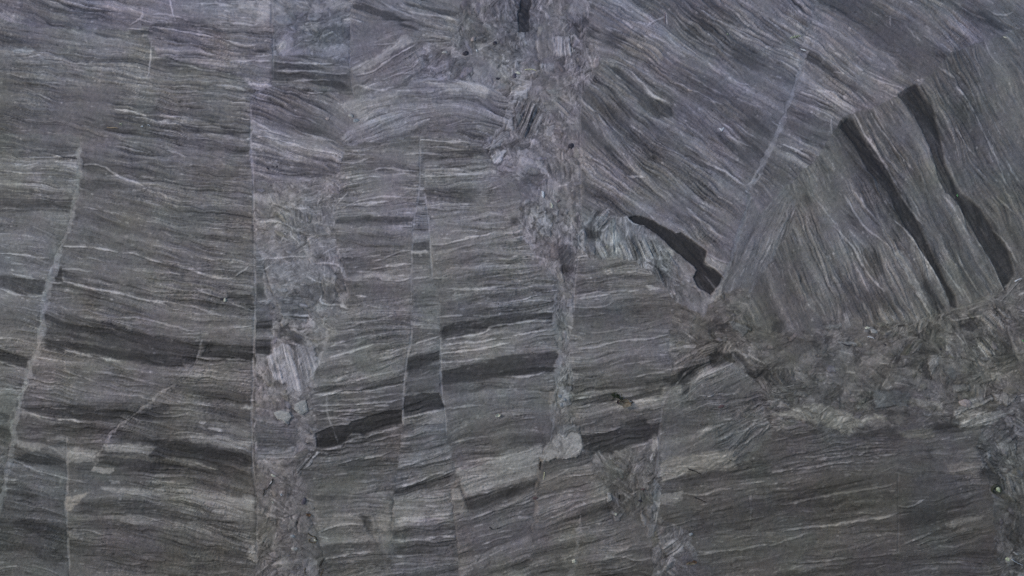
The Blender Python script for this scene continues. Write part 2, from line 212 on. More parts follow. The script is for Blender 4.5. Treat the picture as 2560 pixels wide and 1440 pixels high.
dark(C(1, 0, (470, 480), (640, 460), (690, 500), (560, 500)), -.35, 4, 0, False)
dark(C(1, 0, (140, 550), (480, 555), (690, 560), (690, 580), (480, 575), (140, 570)), -.35, 4, 0, False)
dark(C(1, 0, (150, 605), (420, 610), (650, 630), (710, 680), (560, 660), (150, 625)), -.5, 4, 0, False)
dark(C(1, 0, (270, 650), (420, 670), (620, 680), (720, 700), (560, 705), (380, 690)), -.5, 4, 0, False)
dark(C(1, 0, (730, 20), (790, 18), (1040, 95), (1250, 240), (1200, 235), (900, 120), (725, 75)), -.6, 5)
dark(C(1, 0, (1040, 5), (1300, 40), (1530, 90), (1500, 135), (1300, 90), (1050, 40)), -.6, 5)
dark(C(1, 0, (1060, 130), (1200, 160), (1330, 200), (1250, 225), (1120, 190)), -.5, 6, 0, False)
dark(C(1, 0, (0, 1130), (130, 1125), (260, 1180), (450, 1205), (600, 1260), (620, 1300), (450, 1340), (200, 1300), (0, 1255)), -.4, 6, -1, True, "blue grey dark band with three black specks")
dark(C(1, 0, (290, 890), (400, 910), (500, 980), (420, 1010), (280, 950)), -.3, 8, 0, False)
dark(C(1, 0, (60, 700), (300, 690), (560, 800), (560, 850), (380, 790), (100, 750)), -.3, 9, 0, False)
dark(C(1, 0, (1240, 1175), (1640, 1160), (1660, 1195), (1240, 1215)), -.4, 6, 0, False)
dark(C(1, 0, (1240, 1230), (1640, 1220), (1700, 1290), (1240, 1310)), -.2, 8, 0, False)
dark(C(1, 0, (1270, 1410), (1640, 1405), (1640, 1520), (1280, 1520)), -.3, 8, 0, False)
# middle
dark(C(1, 1, (620, 185), (700, 165), (900, 190), (1168, 170), (1165, 250), (900, 270), (700, 270), (620, 240)), -.3, 7)
dark(C(1, 1, (1178, 60), (1268, 60), (1268, 130), (1185, 110)), -.35, 5, 0, False)
dark(C(1, 1, (1175, 380), (1300, 370), (1303, 437), (1170, 442)), -.55, 3)
dark(C(1, 1, (1170, 475), (1303, 470), (1305, 540), (1168, 550)), -.35, 4, 0, False)
dark(C(1, 1, (1310, 390), (1450, 385), (1700, 370), (1680, 395), (1420, 450), (1310, 470)), -.35, 6, 0, False)
dark(C(1, 1, (640, 500), (870, 490), (1050, 480), (860, 530), (650, 545)), -.35, 6, 0, False)
dark(C(1, 1, (680, 600), (1160, 590), (1160, 630), (900, 640), (680, 650)), -.3, 6, 0, False)
dark(C(1, 1, (1180, 830), (1340, 820), (1340, 850), (1180, 865)), -.3, 5, 0, False)
dark([(1103, 832), (1110, 816), (1140, 806), (1200, 797), (1280, 784), (1384, 781), (1384, 800), (1327, 802), (1280, 809), (1220, 822), (1170, 837), (1106, 848)], -.8, 3, -1.4, True, "upper of two dark bands right of the straight crack")
dark([(1103, 930), (1173, 910), (1280, 883), (1396, 874), (1394, 893), (1384, 927), (1347, 931), (1280, 942), (1215, 950), (1150, 958), (1103, 963)], -.75, 4, -1.4, True, "lower and thicker dark band right of the straight crack")
dark(C(1, 1, (1135, 1240), (1376, 1195), (1382, 1270), (1250, 1312), (1128, 1340)), -.65, 3)
dark([(780, 968), (820, 960), (900, 957), (960, 944), (1014, 930), (1013, 960), (940, 973), (827, 983), (780, 988)], -.62, 5)
dark([(778, 985), (900, 980), (1008, 965), (1006, 1024), (960, 1027), (927, 1040), (880, 1058), (830, 1066), (787, 1082)], -.32, 4, -.6, False)
dark([(787, 1083), (830, 1064), (872, 1062), (882, 1052), (927, 1038), (960, 1027), (1007, 1023), (1006, 1061), (960, 1067), (933, 1078), (910, 1088), (893, 1083), (880, 1083), (870, 1093), (860, 1117), (827, 1117), (793, 1120)], -1.05, 2, -2.2, True, "ragged blackish band at the left of the straight crack")
dark([(1010, 990), (1040, 985), (1100, 983), (1112, 1020), (1073, 1028), (1023, 1040), (1008, 1041)], -1.0, 2, -2.0, True, "short blackish block between two straight cracks")
dark(C(1, 1, (560, 1040), (870, 970), (1130, 980), (1100, 1120), (850, 1130), (560, 1200)), -.2, 10, 0, False)
dark(C(1, 2, (600, 590), (800, 560), (900, 590), (700, 640)), -.25, 8, 0, False)
dark(C(1, 2, (1100, 370), (1450, 350), (1460, 460), (1100, 540)), -.25, 9, 0, False)
dark(C(1, 2, (1050, 770), (1250, 730), (1460, 680), (1450, 760), (1250, 800), (1050, 820)), -.4, 6, 0, False)
dark(C(1, 2, (1590, 850), (1920, 780), (1920, 900), (1750, 950), (1600, 980)), -.35, 8, 0, False)
dark(C(1, 2, (1030, 1050), (1480, 1020), (1490, 1110), (1030, 1170)), -.2, 8, 0, False)
dark(C(1, 2, (450, 1170), (880, 1130), (890, 1240), (520, 1290)), -.3, 8, 0, False)
dark(C(1, 2, (1040, 1190), (1480, 1150), (1480, 1220), (1040, 1290)), -.35, 8, 0, False)
dark(C(1, 2, (780, 960), (830, 980), (900, 1150), (910, 1230), (850, 1130), (790, 1010)), -.35, 4, 0, False)
dark(C(1, 2, (480, 830), (600, 830), (560, 900), (440, 890)), -.25, 6, 0, False)
dark(C(1, 2, (650, 870), (1030, 870), (1030, 900), (700, 960)), -.25, 8, 0, False)
# right
dark(C(2, 2, (460, 115), (700, 65), (770, 70), (800, 120), (900, 78), (1132, 18), (1136, 92), (900, 130), (770, 132), (460, 172)), -.75, 4, -1.4, True, "dark band holding the dead leaves")
dark(C(2, 2, (530, 385), (700, 370), (850, 300), (1000, 268), (1045, 330), (1112, 300), (1095, 400), (1000, 440), (880, 460), (800, 500), (740, 535), (650, 500), (545, 500)), -.7, 4, -1.4, True, "broad dark band under the dead leaves")
dark([(1440, 693), (1547, 680), (1600, 676), (1640, 687), (1547, 704), (1440, 722)], -.38, 12, 0, False)
dark([(1570, 543), (1587, 538), (1612, 543), (1622, 549), (1667, 570), (1687, 583), (1703, 582), (1730, 600), (1767, 627), (1763, 653), (1787, 673), (1810, 697), (1800, 713), (1790, 720), (1777, 738), (1747, 720), (1733, 693), (1743, 677), (1737, 667), (1683, 623), (1640, 583), (1607, 563), (1587, 560)], -1.2, 1.5, -4.0, True, "ragged black slot cutting across the slanting beds")
dark(C(2, 1, (1480, 1010), (1620, 978), (1632, 1020), (1480, 1055)), -.45, 4)
dark(C(2, 1, (1490, 1220), (1560, 1200), (1640, 1220), (1645, 1290), (1500, 1322), (1480, 1260)), -.6, 3)
dark(C(2, 1, (1640, 1200), (1720, 1200), (1805, 1350), (1780, 1385), (1730, 1290)), -.55, 3)
dark(C(2, 1, (1830, 1330), (1925, 1330), (1925, 1400), (1840, 1380)), -.55, 3)
dark(C(2, 1, (1140, 1390), (1300, 1360), (1400, 1365), (1300, 1450), (1140, 1455)), -.6, 4)
dark(C(2, 2, (1270, 0), (1340, 0), (1330, 70), (1280, 80)), -.55, 3)
dark(C(2, 1, (530, 240), (600, 290), (690, 300), (650, 350), (570, 350)), -.75, 3)
dark(C(2, 1, (470, 190), (510, 172), (500, 250), (470, 222)), -.7, 2)
dark(C(2, 1, (620, 130), (670, 110), (680, 140), (640, 170)), -.4, 3, -1, False)
dark(C(2, 1, (340, 430), (470, 390), (475, 540), (350, 545)), -.35, 5, -.6)
dark(C(2, 1, (-10, 180), (50, 190), (40, 260), (-10, 250)), -.5, 4, 0, False)
dark(C(2, 0, (65, -60), (150, -60), (148, 30), (132, 80), (130, 232), (50, 240), (40, 100), (62, 60)), -1.05, 2, -3, True, "upright black slot at the top edge")
dark(C(2, 0, (720, 495), (800, 492), (960, 620), (1080, 740), (1200, 800), (1210, 870), (1100, 900), (960, 780), (850, 640)), -.5, 5, -1.2, True, "dark pointed lens among the slanting beds")
dark(C(2, 0, (720, 780), (850, 770), (920, 900), (880, 930), (760, 870)), -.25, 9, 0, False)
dark(C(2, 0, (1310, 20), (1480, 120), (1640, 180), (1600, 280), (1480, 220), (1380, 120)), -.45, 8, 0, False)
dark(C(2, 0, (1620, 280), (1820, 330), (1860, 470), (1800, 540), (1650, 380)), -.3, 12, 0, False)
dark(C(2, 0, (740, 200), (880, 260), (820, 330), (760, 380), (700, 340)), -.25, 6, 0, False)
dark(C(2, 0, (570, 220), (640, 210), (600, 300), (540, 290)), -.2, 6, 0, False)
dark(C(2, 0, (430, 280), (560, 120), (580, 10), (640, 0), (600, 130), (500, 280)), -.35, 6, -1, False)
dark(C(2, 0, (1720, 910), (1800, 900), (1920, 1000), (1920, 1060), (1800, 1000)), -.35, 9, 0, False)
dark(C(2, 0, (1560, 1020), (1750, 1060), (1900, 1160), (1860, 1240), (1720, 1200)), -.25, 12, 0, False)
dark(C(2, 0, (1500, 1160), (1640, 1260), (1780, 1370), (1720, 1390), (1560, 1260)), -.4, 7, 0, False)
dark(C(3, 0, (200, 20), (480, 80), (570, 115), (420, 100), (240, 50)), -.5, 5, 0, False)
dark(C(3, 0, (740, 350), (1000, 450), (1150, 570), (1100, 592), (900, 500), (700, 400)), -.35, 8, 0, False)
dark(C(3, 0, (1380, 0), (1640, 120), (1780, 230), (1700, 215), (1500, 110)), -.5, 5, 0, False)
dark(C(3, 0, (80, 990), (300, 1050), (490, 1100), (440, 1130), (250, 1070), (80, 1030)), -.4, 6, 0, False)
dark(C(3, 0, (300, 380), (560, 540), (520, 560), (300, 450)), -.35, 6, 0, False)
dark([(2107, 308), (2120, 293), (2137, 299), (2153, 333), (2167, 353), (2175, 373), (2207, 413), (2229, 440), (2243, 480), (2281, 527), (2313, 597), (2341, 657), (2364, 703), (2390, 740), (2394, 770), (2376, 767), (2347, 700), (2317, 650), (2280, 590), (2253, 550), (2217, 480), (2193, 453), (2167, 420), (2140, 370), (2120, 340), (2101, 320)], -.85, 3, -2.5, True, "left one of the two long dark slots in the fan")
dark([(2245, 233), (2273, 217), (2290, 208), (2298, 217), (2303, 233), (2333, 267), (2340, 293), (2350, 333), (2360, 383), (2363, 410), (2403, 480), (2453, 523), (2487, 580), (2520, 623), (2533, 663), (2537, 687), (2512, 727), (2487, 670), (2467, 637), (2440, 590), (2387, 500), (2363, 480), (2343, 440), (2337, 403), (2320, 360), (2303, 323), (2287, 293), (2270, 267), (2247, 243)], -.85, 3, -2.5, True, "right one of the two long dark slots in the fan")
dark([(2333, 285), (2345, 340), (2362, 400), (2400, 470), (2450, 560), (2500, 640), (2520, 690), (2490, 660), (2440, 580), (2390, 500), (2352, 420), (2335, 340)], -.35, 6, -1.5, False)
dark([(2297, 697), (2323, 713), (2357, 757), (2370, 770), (2337, 777), (2320, 747)], -.5, 5)
dark([(2153, 607), (2207, 640), (2213, 693), (2187, 700), (2153, 647)], -.4, 10, 0, False)
dark([(2227, 557), (2253, 590), (2253, 610), (2227, 590)], -.35, 6, 0, False)
dark([(2100, 480), (2150, 540), (2170, 590), (2120, 560)], -.3, 9, 0, False)
dark([(2260, 490), (2330, 610), (2370, 690), (2340, 690), (2290, 590)], -.25, 9, 0, False)
dark([(2080, 680), (2200, 720), (2280, 780), (2100, 800), (2070, 740)], -.28, 16, 0, False)
dark([(2380, 520), (2450, 640), (2490, 720), (2420, 740), (2360, 600)], -.2, 12, 0, False)
dark([(2410, 240), (2440, 300), (2470, 400), (2440, 360), (2400, 270)], -.25, 10, 0, False)
dark(C(3, 1, (270, 30), (330, 40), (310, 90), (270, 70)), -.3, 6, 0, False)
dark(C(3, 1, (960, 1240), (1030, 1120), (1110, 1090), (1060, 1170), (990, 1250)), -.55, 4)
dark(C(3, 1, (1460, 1000), (1560, 970), (1590, 1020), (1520, 1060), (1470, 1050)), -.45, 4)
dark(C(3, 1, (420, 1080), (490, 1060), (500, 1110), (430, 1120)), -.45, 4)
dark(C(3, 1, (30, 1000), (110, 970), (100, 1040), (20, 1060)), -.35, 5, -1, False)
dark(C(3, 1, (630, 1200), (760, 1190), (800, 1240), (660, 1260)), -.3, 8, 0, False)
dark(C(3, 1, (1130, 1270), (1200, 1260), (1240, 1420), (1180, 1400)), -.5, 4)
dark(C(3, 1, (1700, 1130), (1850, 1130), (1850, 1240), (1720, 1230)), -.35, 8, 0, False)
dark(C(3, 2, (650, 370), (770, 300), (960, 310), (1000, 400), (960, 430), (700, 430)), -.32, 8, 0, False)
dark(C(3, 2, (625, 60), (760, 60), (760, 105), (630, 95)), -.4, 4)
dark(C(3, 2, (870, 210), (1040, 190), (1040, 240), (880, 250)), -.35, 5, -1, False)
dark(C(3, 2, (1260, 280), (1400, 250), (1480, 360), (1360, 380), (1260, 340)), -.3, 7, -1, False)
dark(C(3, 2, (1160, 490), (1240, 460), (1250, 580), (1180, 550)), -.3, 6, 0, False)
dark(C(3, 2, (1600, 640), (1720, 630), (1700, 680), (1620, 670)), -.6, 4)
dark(C(3, 2, (1550, 460), (1640, 500), (1620, 560), (1560, 540)), -.45, 4)
dark(C(3, 2, (985, 920), (1500, 880), (1480, 960), (1200, 1060), (985, 1080)), -.28, 8, 0, False)
dark(C(3, 2, (1800, 1020), (1880, 1010), (1880, 1180), (1800, 1140)), -.4, 7, 0, False)
dark(C(3, 2, (1820, 1330), (1920, 1330), (1920, 1440), (1840, 1440)), -.5, 5, 0, False)
dark(C(2, 2, (660, 1340), (900, 1180), (1045, 1180), (1062, 1300), (900, 1290), (680, 1400)), -.32, 7, -.8)
dark(C(2, 2, (0, 385), (230, 372), (230, 460), (0, 500)), -.28, 7, 0, False)
dark(C(2, 2, (0, 740), (170, 730), (210, 700), (160, 820), (0, 880)), -.3, 8, 0, False)
dark(C(2, 2, (500, 940), (730, 880), (740, 980), (540, 1010)), -.3, 8, 0, False)
dark(C(2, 2, (1300, 660), (1920, 600), (1920, 700), (1300, 760)), -.25, 12, 0, False)
dark(C(2, 2, (0, 1360), (400, 1310), (400, 1400), (0, 1440)), -.3, 8, 0, False)

# pale pieces: outline, tone, softness, level, part name or None, tint (warm+/cool-...), label
PALE = []
def pale(poly, t=.45, soft=4, lev=.5, part=None, tint=(0, -.3), label=None):
    PALE.append((poly, t, soft, lev, part, tint, label))
F = "rock_fragment"
pale(C(0, 2, (120, 420), (500, 480), (740, 500), (700, 570), (500, 590), (400, 545), (150, 460)), .42, 6, 0, None, (-.1, -.2))
pale(C(0, 2, (790, 455), (1100, 450), (1170, 465), (1110, 530), (980, 505), (800, 500)), .48, 5, 0, None, (-.2, -.2))
pale(C(0, 2, (1200, 400), (1500, 370), (1880, 440), (1880, 515), (1600, 480), (1350, 420)), .42, 6, 0, None, (-.1, -.2))
pale(C(0, 2, (1150, 250), (1500, 200), (1750, 300), (1880, 330), (1880, 400), (1600, 330), (1400, 270), (1150, 300)), .18, 12, 0, None, (-.1, -.2))
pale(C(0, 2, (780, 780), (1400, 785), (1900, 860), (1910, 960), (1600, 920), (1350, 850), (900, 820)), .42, 8, 0, None, (-.1, -.25))
pale(C(0, 2, (1480, 850), (1900, 960), (1900, 1040), (1700, 1010), (1500, 900)), .25, 8, 0, None, (-.1, -.2))
pale(C(0, 2, (690, 605), (860, 630), (840, 667), (690, 652)), .5, 3, .4, None, (0, -.1))
pale(C(0, 2, (490, 840), (540, 850), (640, 805), (700, 800), (600, 880), (540, 940), (490, 965)), .42, 4, .3, None, (.1, .5))
pale(C(0, 2, (850, 540), (1300, 560), (1480, 580), (1620, 640), (1500, 630), (1250, 580)), .3, 5, .4, None, (-.2, .2))
pale(C(0, 2, (1760, 190), (1830, 155), (1895, 160), (1895, 205)), .6, 4, .5, None, (-.3, -.3))
pale(C(0, 2, (1850, 1240), (1920, 1190), (1920, 1340), (1860, 1310)), .55, 4, .6, None, (.1, .1))
pale(C(0, 2, (130, 180), (400, 270), (480, 285), (400, 300), (150, 230)), .3, 5, 0, None, (-.2, -.2))
pale(C(0, 0, (0, 60), (180, 110), (200, 160), (80, 150), (0, 110)), .35, 8, 0, None, (.1, -.1))
pale(C(0, 0, (330, 110), (480, 80), (560, 160), (400, 160)), .2, 8, 0, None, (-.2, -.2))
pale(C(0, 0, (90, 370), (180, 355), (260, 385), (200, 415), (110, 400)), .3, 4, .4, None, (-.5, -.6))
pale(C(0, 0, (1190, 915), (1260, 885), (1450, 895), (1640, 945), (1640, 960), (1400, 940), (1250, 925)), .25, 3, .8, None, (-.1, -.2))  # lit top of a ledge, painted pale
pale(C(0, 0, (1770, 0), (1920, 0), (1920, 70), (1780, 60)), .3, 5, .5, None, (0, -.3))
pale(C(1, 0, (0, 0), (120, 0), (130, 120), (60, 180), (0, 150)), .3, 8, .3, None, (0, -.2))
pale(C(1, 0, (400, 10), (730, 0), (700, 60), (420, 90)), .25, 8, .5, None, (0, -.2))
pale(C(1, 0, (150, 0), (400, 10), (400, 80), (160, 130)), .2, 8, .5, None, (0, -.3))
pale(C(1, 0, (650, 145), (710, 140), (715, 160), (655, 165)), .6, 2, .8, None, (0, -.1))
pale(C(1, 0, (330, 200), (400, 160), (470, 180), (460, 240), (360, 220)), .35, 5, .8, None, (-.2, -.3))
pale(C(1, 0, (140, 340), (200, 315), (230, 360), (170, 390)), .3, 4, .8, None, (-.1, -.2))
pale(C(1, 0, (730, 560), (722, 500), (900, 420), (1030, 320), (1100, 260), (1135, 255), (1190, 320), (1050, 380), (900, 490), (790, 560)), .34, 4, .8, "pale_bed", (0, -.2), "pale tapering bed rising to the upper right")
pale(C(1, 0, (600, 780), (700, 740), (900, 730), (1050, 690), (1060, 740), (960, 820), (830, 905), (700, 850)), .26, 6, .5, None, (0, -.2))
pale(C(1, 0, (1170, 600), (1400, 625), (1600, 600), (1700, 620), (1760, 690), (1720, 740), (1600, 690), (1480, 700), (1300, 640)), .32, 5, .6, None, (0, -.2))
pale(C(1, 0, (1720, 1110), (1850, 990), (1885, 990), (1890, 1030), (1800, 1120), (1740, 1130)), .5, 3, 1.4, F, (0, -.2))
pale(C(1, 0, (1760, 1180), (1830, 1130), (1890, 1130), (1830, 1220), (1790, 1230)), .42, 3, 1.2, F, (0, -.2))
pale(C(1, 0, (1850, 920), (1890, 800), (1925, 800), (1925, 990), (1880, 980)), .35, 3, 1.2, F, (.1, -.1))
pale(C(2, 0, (20, 690), (130, 660), (120, 720), (60, 770), (0, 770)), .45, 4, .8, F, (0, -.3))
pale(C(2, 0, (245, 955), (315, 945), (320, 1000), (290, 1030), (250, 1010)), .62, 2, 1.2, F, (.1, -.2), "small pale square fragment")
pale(C(2, 0, (170, 850), (240, 830), (200, 980), (130, 1010)), .35, 4, .8, F, (0, 0))
pale(C(2, 0, (210, 470), (300, 470), (310, 540), (220, 540)), .35, 4, .8, F, (0, -.2))
pale(C(2, 0, (330, 270), (440, 260), (470, 390), (440, 420), (330, 420)), .3, 4, .9, F, (.1, 0))
pale(C(2, 0, (430, 330), (470, 390), (430, 410)), .4, 3, .8, None, (-.3, -.3))
pale(C(2, 0, (190, 300), (320, 290), (320, 420), (200, 440)), .18, 4, 1.0, F, (.2, .4))
pale(C(2, 0, (40, 245), (100, 240), (90, 290), (20, 290)), .35, 3, .6, F, (-.1, -.2))
pale(C(2, 0, (180, 1170), (230, 1200), (245, 1280), (200, 1250)), .35, 4, .8, F, (0, 0))
pale(C(2, 0, (820, 340), (900, 250), (1020, 260), (1150, 340), (1160, 460), (950, 470), (800, 380)), .1, 9, .5, None, (0, .1))
pale(C(2, 1, (170, 250), (180, 200), (260, 180), (310, 230), (290, 340), (240, 330), (200, 290)), .42, 3, 1.2, F, (-.1, -.2), "pale knobbly fragment in the crushed zone")
pale(C(2, 1, (190, 110), (240, 95), (250, 150), (200, 150)), .38, 3, 1.0, F, (0, -.1))
pale(C(2, 1, (300, 150), (350, 130), (355, 175), (310, 190)), .38, 3, 1.0, F, (0, -.1))
pale(C(2, 1, (390, 120), (430, 130), (420, 180), (385, 170)), .34, 3, 1.0, F, (0, -.1))
pale(C(2, 1, (430, 370), (500, 350), (490, 410), (440, 410)), .36, 3, .8, F, (-.2, -.2))
pale(C(1, 1, (100, 540), (400, 520), (560, 560), (610, 640), (460, 670), (250, 680), (100, 640)), .1, 7, .6, F, (-.1, -.3))
pale(C(1, 1, (150, 790), (330, 760), (400, 880), (380, 980), (200, 940)), -.12, 6, .8, F, (-.3, -.4), "smooth grey slab in the rubble column")
pale(C(1, 1, (350, 710), (480, 690), (500, 760), (420, 860), (340, 790)), -.25, 5, .8, F, (-.1, -.2))
pale(C(1, 1, (510, 700), (580, 720), (630, 830), (550, 850), (510, 820)), -.35, 4, .8, F, (0, -.1))
pale(C(1, 1, (580, 660), (660, 650), (670, 760), (610, 740)), -.25, 4, .8, F, (.1, .2))
pale(C(1, 1, (470, 880), (580, 870), (580, 930), (480, 930)), -.05, 4, .8, F, (.2, .2))
pale(C(1, 1, (380, 350), (600, 330), (610, 480), (430, 490)), .14, 6, .5, F, (0, -.2))
pale(C(1, 1, (290, 300), (370, 250), (490, 250), (530, 330), (420, 330)), .12, 5, .8, F, (0, 0))
pale([(690, 868), (704, 858), (745, 862), (768, 872), (784, 866), (796, 920), (772, 950), (760, 982), (738, 975), (722, 985), (712, 955), (684, 950), (672, 915), (668, 890)], .5, 3, 1.2, F, (.1, -.2), "pale upright slab of striped stone")
pale(C(1, 1, (1270, 440), (1170, 448), (1168, 470), (1300, 462)), .5, 2, .5, None, (0, -.2))
pale(C(1, 2, (130, 200), (250, 195), (270, 240), (230, 300), (160, 260)), .55, 3, 1.5, F, (.1, -.1), "pale angular stone beside the dark beds")
pale(C(1, 2, (290, 140), (370, 110), (390, 200), (340, 230), (290, 190)), .5, 3, 1.2, F, (.1, -.1))
pale(C(1, 2, (60, 30), (200, 20), (230, 90), (100, 90)), .35, 5, .8, F, (.1, 0))
pale(C(1, 2, (370, 380), (440, 380), (440, 450), (380, 450)), .22, 4, .8, F, (.2, .5))
pale(C(1, 2, (280, 630), (350, 580), (440, 510), (470, 520), (350, 660), (310, 690)), .42, 3, .9, F, (0, -.2))
pale(C(1, 2, (100, 920), (250, 830), (330, 880), (310, 960), (200, 1000), (80, 1010)), .2, 5, 1.0, F, (.1, .2))
pale(C(1, 2, (160, 1030), (320, 980), (300, 1100), (200, 1120)), .05, 4, 1.0, F, (.1, .1))
pale(C(1, 2, (330, 1000), (380, 980), (420, 1060), (380, 1130), (310, 1090)), .25, 4, 1.0, F, (.1, .2))
pale(C(1, 2, (330, 1210), (470, 1190), (500, 1280), (430, 1320), (340, 1300)), -.25, 4, 1.0, F, (0, 0))
pale(C(1, 2, (370, 1380), (480, 1390), (480, 1440), (370, 1440)), .5, 4, 1.0, F, (.1, 0))
pale(C(1, 2, (0, 930), (80, 930), (60, 980), (0, 970)), .3, 3, .8, F, (.1, .6))
pale(C(1, 2, (1050, 870), (1460, 822), (1472, 975), (1300, 1015), (1025, 1062), (1020, 960)), .36, 4, .5, "pale_bed", (-.1, -.25), "square ended pale bed near the bottom middle")
pale(C(1, 2, (1470, 795), (1535, 785), (1595, 960), (1490, 975)), .3, 3, .4, "pale_bed", (0, -.1))
pale(C(1, 2, (850, 985), (1022, 970), (1016, 1090), (880, 1085)), .3, 5, .4, None, (0, 0))
pale(C(1, 2, (440, 1000), (700, 950), (775, 980), (800, 1055), (650, 1055), (470, 1095)), .26, 6, .3, None, (0, -.1))
pale(C(1, 2, (1100, 250), (1420, 200), (1425, 290), (1100, 300)), .34, 6, 0, None, (-.1, -.2))
pale([(1140, 1180), (1200, 1160), (1280, 1128), (1352, 1114), (1350, 1165), (1343, 1190), (1280, 1207), (1168, 1238), (1150, 1210)], .36, 6, .3, "pale_bed", (-.2, -.35), "greenish pale bed beside the knobbly block")
pale(C(2, 2, (215, 545), (250, 450), (300, 415), (330, 375), (440, 365), (515, 366), (531, 400), (533, 490), (500, 530), (470, 548), (390, 572), (330, 560), (280, 585), (215, 580)), .62, 2, 1.4, F, (-.15, .25), "large pale knobbly block at the foot of the upright seam")
pale(C(2, 2, (330, 320), (430, 300), (500, 310), (520, 365), (440, 360), (380, 405), (330, 370)), .15, 4, 1.2, F, (-.2, -.2))
pale(C(2, 2, (340, 20), (440, 10), (440, 160), (350, 170)), .35, 4, .8, F, (-.2, -.4))
pale(C(2, 2, (270, 60), (330, 50), (330, 130), (280, 140)), .3, 4, .8, F, (.2, .7))
pale([(1650, 1160), (1673, 1140), (1760, 1133), (1830, 1130), (1840, 1167), (1827, 1173), (1700, 1192), (1653, 1207)], .25, 5, .4, "pale_bed", (-.1, .3), "pale brownish bed above the dark block")
pale(C(2, 2, (1110, 830), (1275, 800), (1280, 875), (1110, 915)), .3, 4, .3, None, (-.1, -.2))
pale(C(2, 2, (230, 720), (600, 600), (620, 700), (420, 790), (200, 800)), .15, 8, 0, None, (.1, .1))
pale(C(2, 2, (710, 810), (740, 810), (750, 880), (720, 890)), .6, 2, 1.2, F, (0, -.2))
pale(C(2, 2, (740, 950), (830, 960), (820, 1030), (770, 1030)), .45, 4, .8, F, (0, -.3))
pale(C(2, 2, (1010, 930), (1060, 910), (1050, 1000), (1020, 1000)), .45, 3, 1.0, F, (0, -.1))
pale(C(2, 2, (960, 960), (985, 960), (1005, 1070), (990, 1080)), .45, 2, .8, F, (0, -.1))
pale(C(2, 2, (1010, 1060), (1080, 1060), (1070, 1150), (1030, 1160)), .3, 3, .8, F, (-.1, -.2))
pale(C(2, 2, (1100, 1170), (1260, 1160), (1300, 1260), (1150, 1300)), .15, 5, .8, F, (.1, .1))
pale(C(2, 2, (1060, 380), (1100, 390), (1090, 490), (1040, 600), (1060, 480)), .4, 4, .6, None, (0, -.1))
pale(C(2, 2, (940, 700), (1070, 690), (1040, 790), (930, 800)), .22, 5, .8, F, (.15, .4))
pale(C(2, 1, (1000, 700), (1040, 740), (1130, 740), (1130, 720)), .5, 3, .6, None, (-.2, -.3))
pale(C(2, 1, (1490, 800), (1540, 720), (1570, 700), (1560, 790), (1520, 830)), .35, 4, .3, None, (.1, .2))
pale(C(2, 1, (1630, 980), (1660, 960), (1800, 1040), (1740, 1080), (1660, 1030)), .1, 4, 1.0, F, (-.4, -.4))
pale(C(2, 1, (1440, 480), (1520, 490), (1640, 560), (1590, 620), (1470, 550)), .22, 5, .6, None, (-.2, -.2))
pale(C(3, 1, (940, 450), (1000, 440), (1100, 600), (1200, 830), (1180, 850), (1090, 720), (1000, 560)), .3, 5, .4, "pale_bed", (-.3, -.3), "pale greenish streak between the slots of the fan")
pale(C(3, 1, (1030, 280), (1100, 350), (1200, 520), (1290, 680), (1370, 860), (1340, 850), (1250, 700), (1150, 600), (1060, 400)), .26, 5, .4, None, (-.2, -.2))
pale(C(3, 1, (820, 180), (930, 280), (960, 420), (900, 380)), .18, 7, .4, None, (-.1, -.2))
pale(C(3, 1, (230, 600), (300, 760), (430, 960), (400, 990), (280, 860)), .22, 8, .3, None, (-.3, -.1))
pale(C(3, 1, (720, 1010), (800, 1020), (810, 1060), (730, 1050)), .35, 3, 1.0, F, (-.3, -.4))
pale(C(3, 1, (410, 1010), (540, 980), (550, 1010), (450, 1050)), .22, 4, 1.0, F, (-.4, -.1))
pale(C(3, 1, (520, 1120), (640, 1120), (680, 1150), (560, 1160)), .2, 4, .8, F, (-.4, -.3))
pale(C(3, 1, (450, 1310), (560, 1310), (560, 1340), (450, 1340)), .25, 4, .5, None, (-.5, -.3))
pale(C(3, 1, (1200, 1280), (1240, 1215), (1280, 1230), (1270, 1290), (1230, 1340), (1215, 1400)), .34, 3, 1.4, F, (-.2, .1), "upright pale fragment under the fan")
pale(C(3, 1, (1700, 890), (1750, 890), (1820, 940), (1790, 950)), .3, 2, 1.2, F, (-.2, .2))
pale(C(3, 1, (1690, 930), (1720, 940), (1785, 1020), (1760, 1030)), .35, 2, 1.2, F, (-.2, .1))
pale(C(3, 1, (1620, 985), (1660, 1010), (1730, 1090), (1700, 1085)), .35, 2, 1.2, F, (-.3, 0))
pale(C(3, 1, (1080, 1210), (1150, 1120), (1170, 1120), (1110, 1215)), .15, 2, .8, F, (-.3, -.2))
pale(C(3, 2, (0, 240), (200, 180), (360, 130), (500, 170), (700, 260), (860, 220), (880, 260), (650, 330), (640, 370), (560, 370), (420, 300), (200, 260)), .26, 6, .6, None, (-.4, .1))
pale(C(3, 2, (790, 40), (1050, 60), (1050, 160), (810, 185)), .05, 6, .8, F, (-.5, -.4))
pale(C(3, 2, (1380, 0), (1500, 0), (1515, 40), (1440, 70), (1390, 50)), .2, 4, 1.4, F, (-.3, .1))
pale(C(3, 2, (1395, 190), (1500, 110), (1680, 75), (1680, 120), (1540, 180), (1400, 230)), .35, 3, 1.6, F, (-.2, 0), "long pale slab in the crushed band on the right")
pale(C(3, 2, (1690, 75), (1780, 55), (1880, 90), (1790, 170), (1700, 130)), .25, 4, 1.4, F, (-.1, .1))
pale(C(3, 2, (1425, 310), (1520, 230), (1740, 200), (1880, 200), (1700, 290), (1480, 330)), .22, 4, 1.4, F, (-.3, .1))
